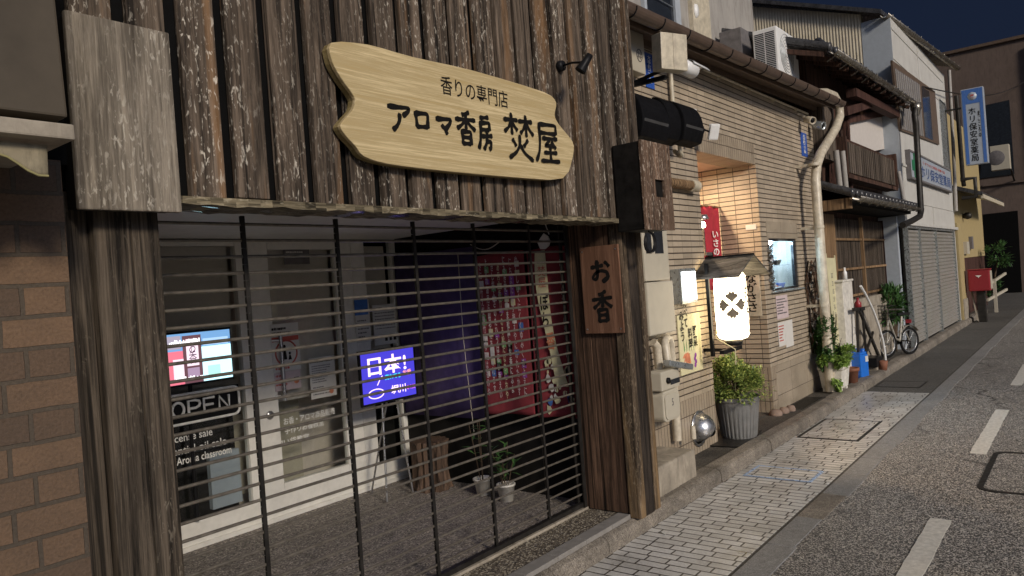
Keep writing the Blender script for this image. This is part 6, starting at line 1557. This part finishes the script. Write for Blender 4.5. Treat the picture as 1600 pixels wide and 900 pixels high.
# planter with shrubs
pc = Vector((10.02, 2.745, .1))
t = thing('white_planter', 'off-white rectangular planter overflowing with dark and light green plants', 'planter', pc)
mb = MB(); b_, t_ = .155, .19
v = []
for h, hx, hy in ((.04, .15, .115), (.05, .158, .122), (.28, .19, .145), (.285, .2, .155), (.325, .2, .155), (.325, .185, .14), (.28, .175, .13)):
    for sx_, sy_ in ((-1, -1), (1, -1), (1, 1), (-1, 1)): v.append(pc+Vector((sx_*hx, sy_*hy, h)))
mb.add(v, [(j*4+k, j*4+(k+1) % 4, (j+1)*4+(k+1) % 4, (j+1)*4+k) for j in range(6) for k in range(4)]+[(3, 2, 1, 0), (24, 25, 26, 27)])
mb.build('box', M['whitepl'], t, bevel=.012)
for sx_ in (-1, 1):
    for sy_ in (-1, 1): MB().box(pc.x+sx_*.12-.03, pc.x+sx_*.12+.03, pc.y+sy_*.09-.025, pc.y+sy_*.09+.025, .1, .142).build('foot', M['whitepl'], t, bevel=.006)
bush(t, pc+Vector((-.06, .03, .70)), .27, .16, .38, 3200, .065, .034, M['leafd'], 51, 'foliage', -1, 22)
bush(t, pc+Vector((.0, -.06, .44)), .36, .2, .11, 1900, .07, .045, M['leafl'], 52, 'foliage', -1, 18, .15)
bush(t, pc+Vector((-.24, -.08, .25)), .08, .08, .2, 200, .07, .045, M['leafl'], 53, 'foliage', -1, 6, .6)
twigs(t, pc+Vector((0, 0, .3)), [pc+Vector((random.uniform(-.2, .2), random.uniform(-.1, .1), random.uniform(.6, 1.05))) for _ in range(14)], .007)
t = thing('terracotta_pot', 'small square-footed terracotta pot between white planter and blue canister', 'flowerpot', (10.62, 2.70, .1))
MB().lathe((10.62, 2.70, .1), [(0, .02), (.085, .02), (.10, .17), (.115, .17), (.115, .215), (.1, .215), (.095, .18), (0, .18)], 20).build('pot', M['terra'], t)
mb = MB()
for a in range(4): mb.box(10.62+.06*math.cos(a*1.57+.78)-.015, 10.62+.06*math.cos(a*1.57+.78)+.015, 2.70+.06*math.sin(a*1.57+.78)-.015, 2.70+.06*math.sin(a*1.57+.78)+.015, .1, .122)
mb.build('foot', M['terra'], t); MB().lathe((10.62, 2.70, .28), [(0, .006), (.094, 0)], 14).build('soil', M['soil'], t)
t = thing('blue_canister', 'bright blue plastic canister with a white label on the path', 'canister', (11.2, 2.75, .1))
Mx = Matrix.Translation((11.2, 2.74, .1)) @ Matrix.Rotation(R(-14), 4, 'Z')
MB().box(-.11, .11, -.1, .1, 0, .33, Mx).build('body', M['bluecan'], t, bevel=.02)
mb = MB(); mb.box(-.095, .095, -.085, .085, .332, .36, Mx); mb.tube([Mx @ Vector(p) for p in ((-.08, 0, .36), (-.08, 0, .40), (.04, 0, .40), (.04, 0, .36))], .016, 8); mb.build('handle', M['bluecan'], t)
MB().lathe(Mx @ Vector((.075, -.04, .36)), [(0, .04), (.03, .04), (.03, 0)], 14).build('cap', M['bluecan'], t); MB().box(.02, .1, -.1035, -.1005, .22, .30, Mx).build('label', M['paper'], t)
# black metal bits on the pavement: cigarette ends
t = thing('paper_scrap', 'thin white scrap lying on the block sidewalk near the kerb', 'litter', (4.2, 2.2, 0))
c = PZ(1036, 834, .001); Mx = Matrix.Translation(c) @ Matrix.Rotation(R(60), 4, 'Z'); MB().box(-.028, .028, -.004, .004, .001, .006, Mx).build('scrap', M['paper'], t)
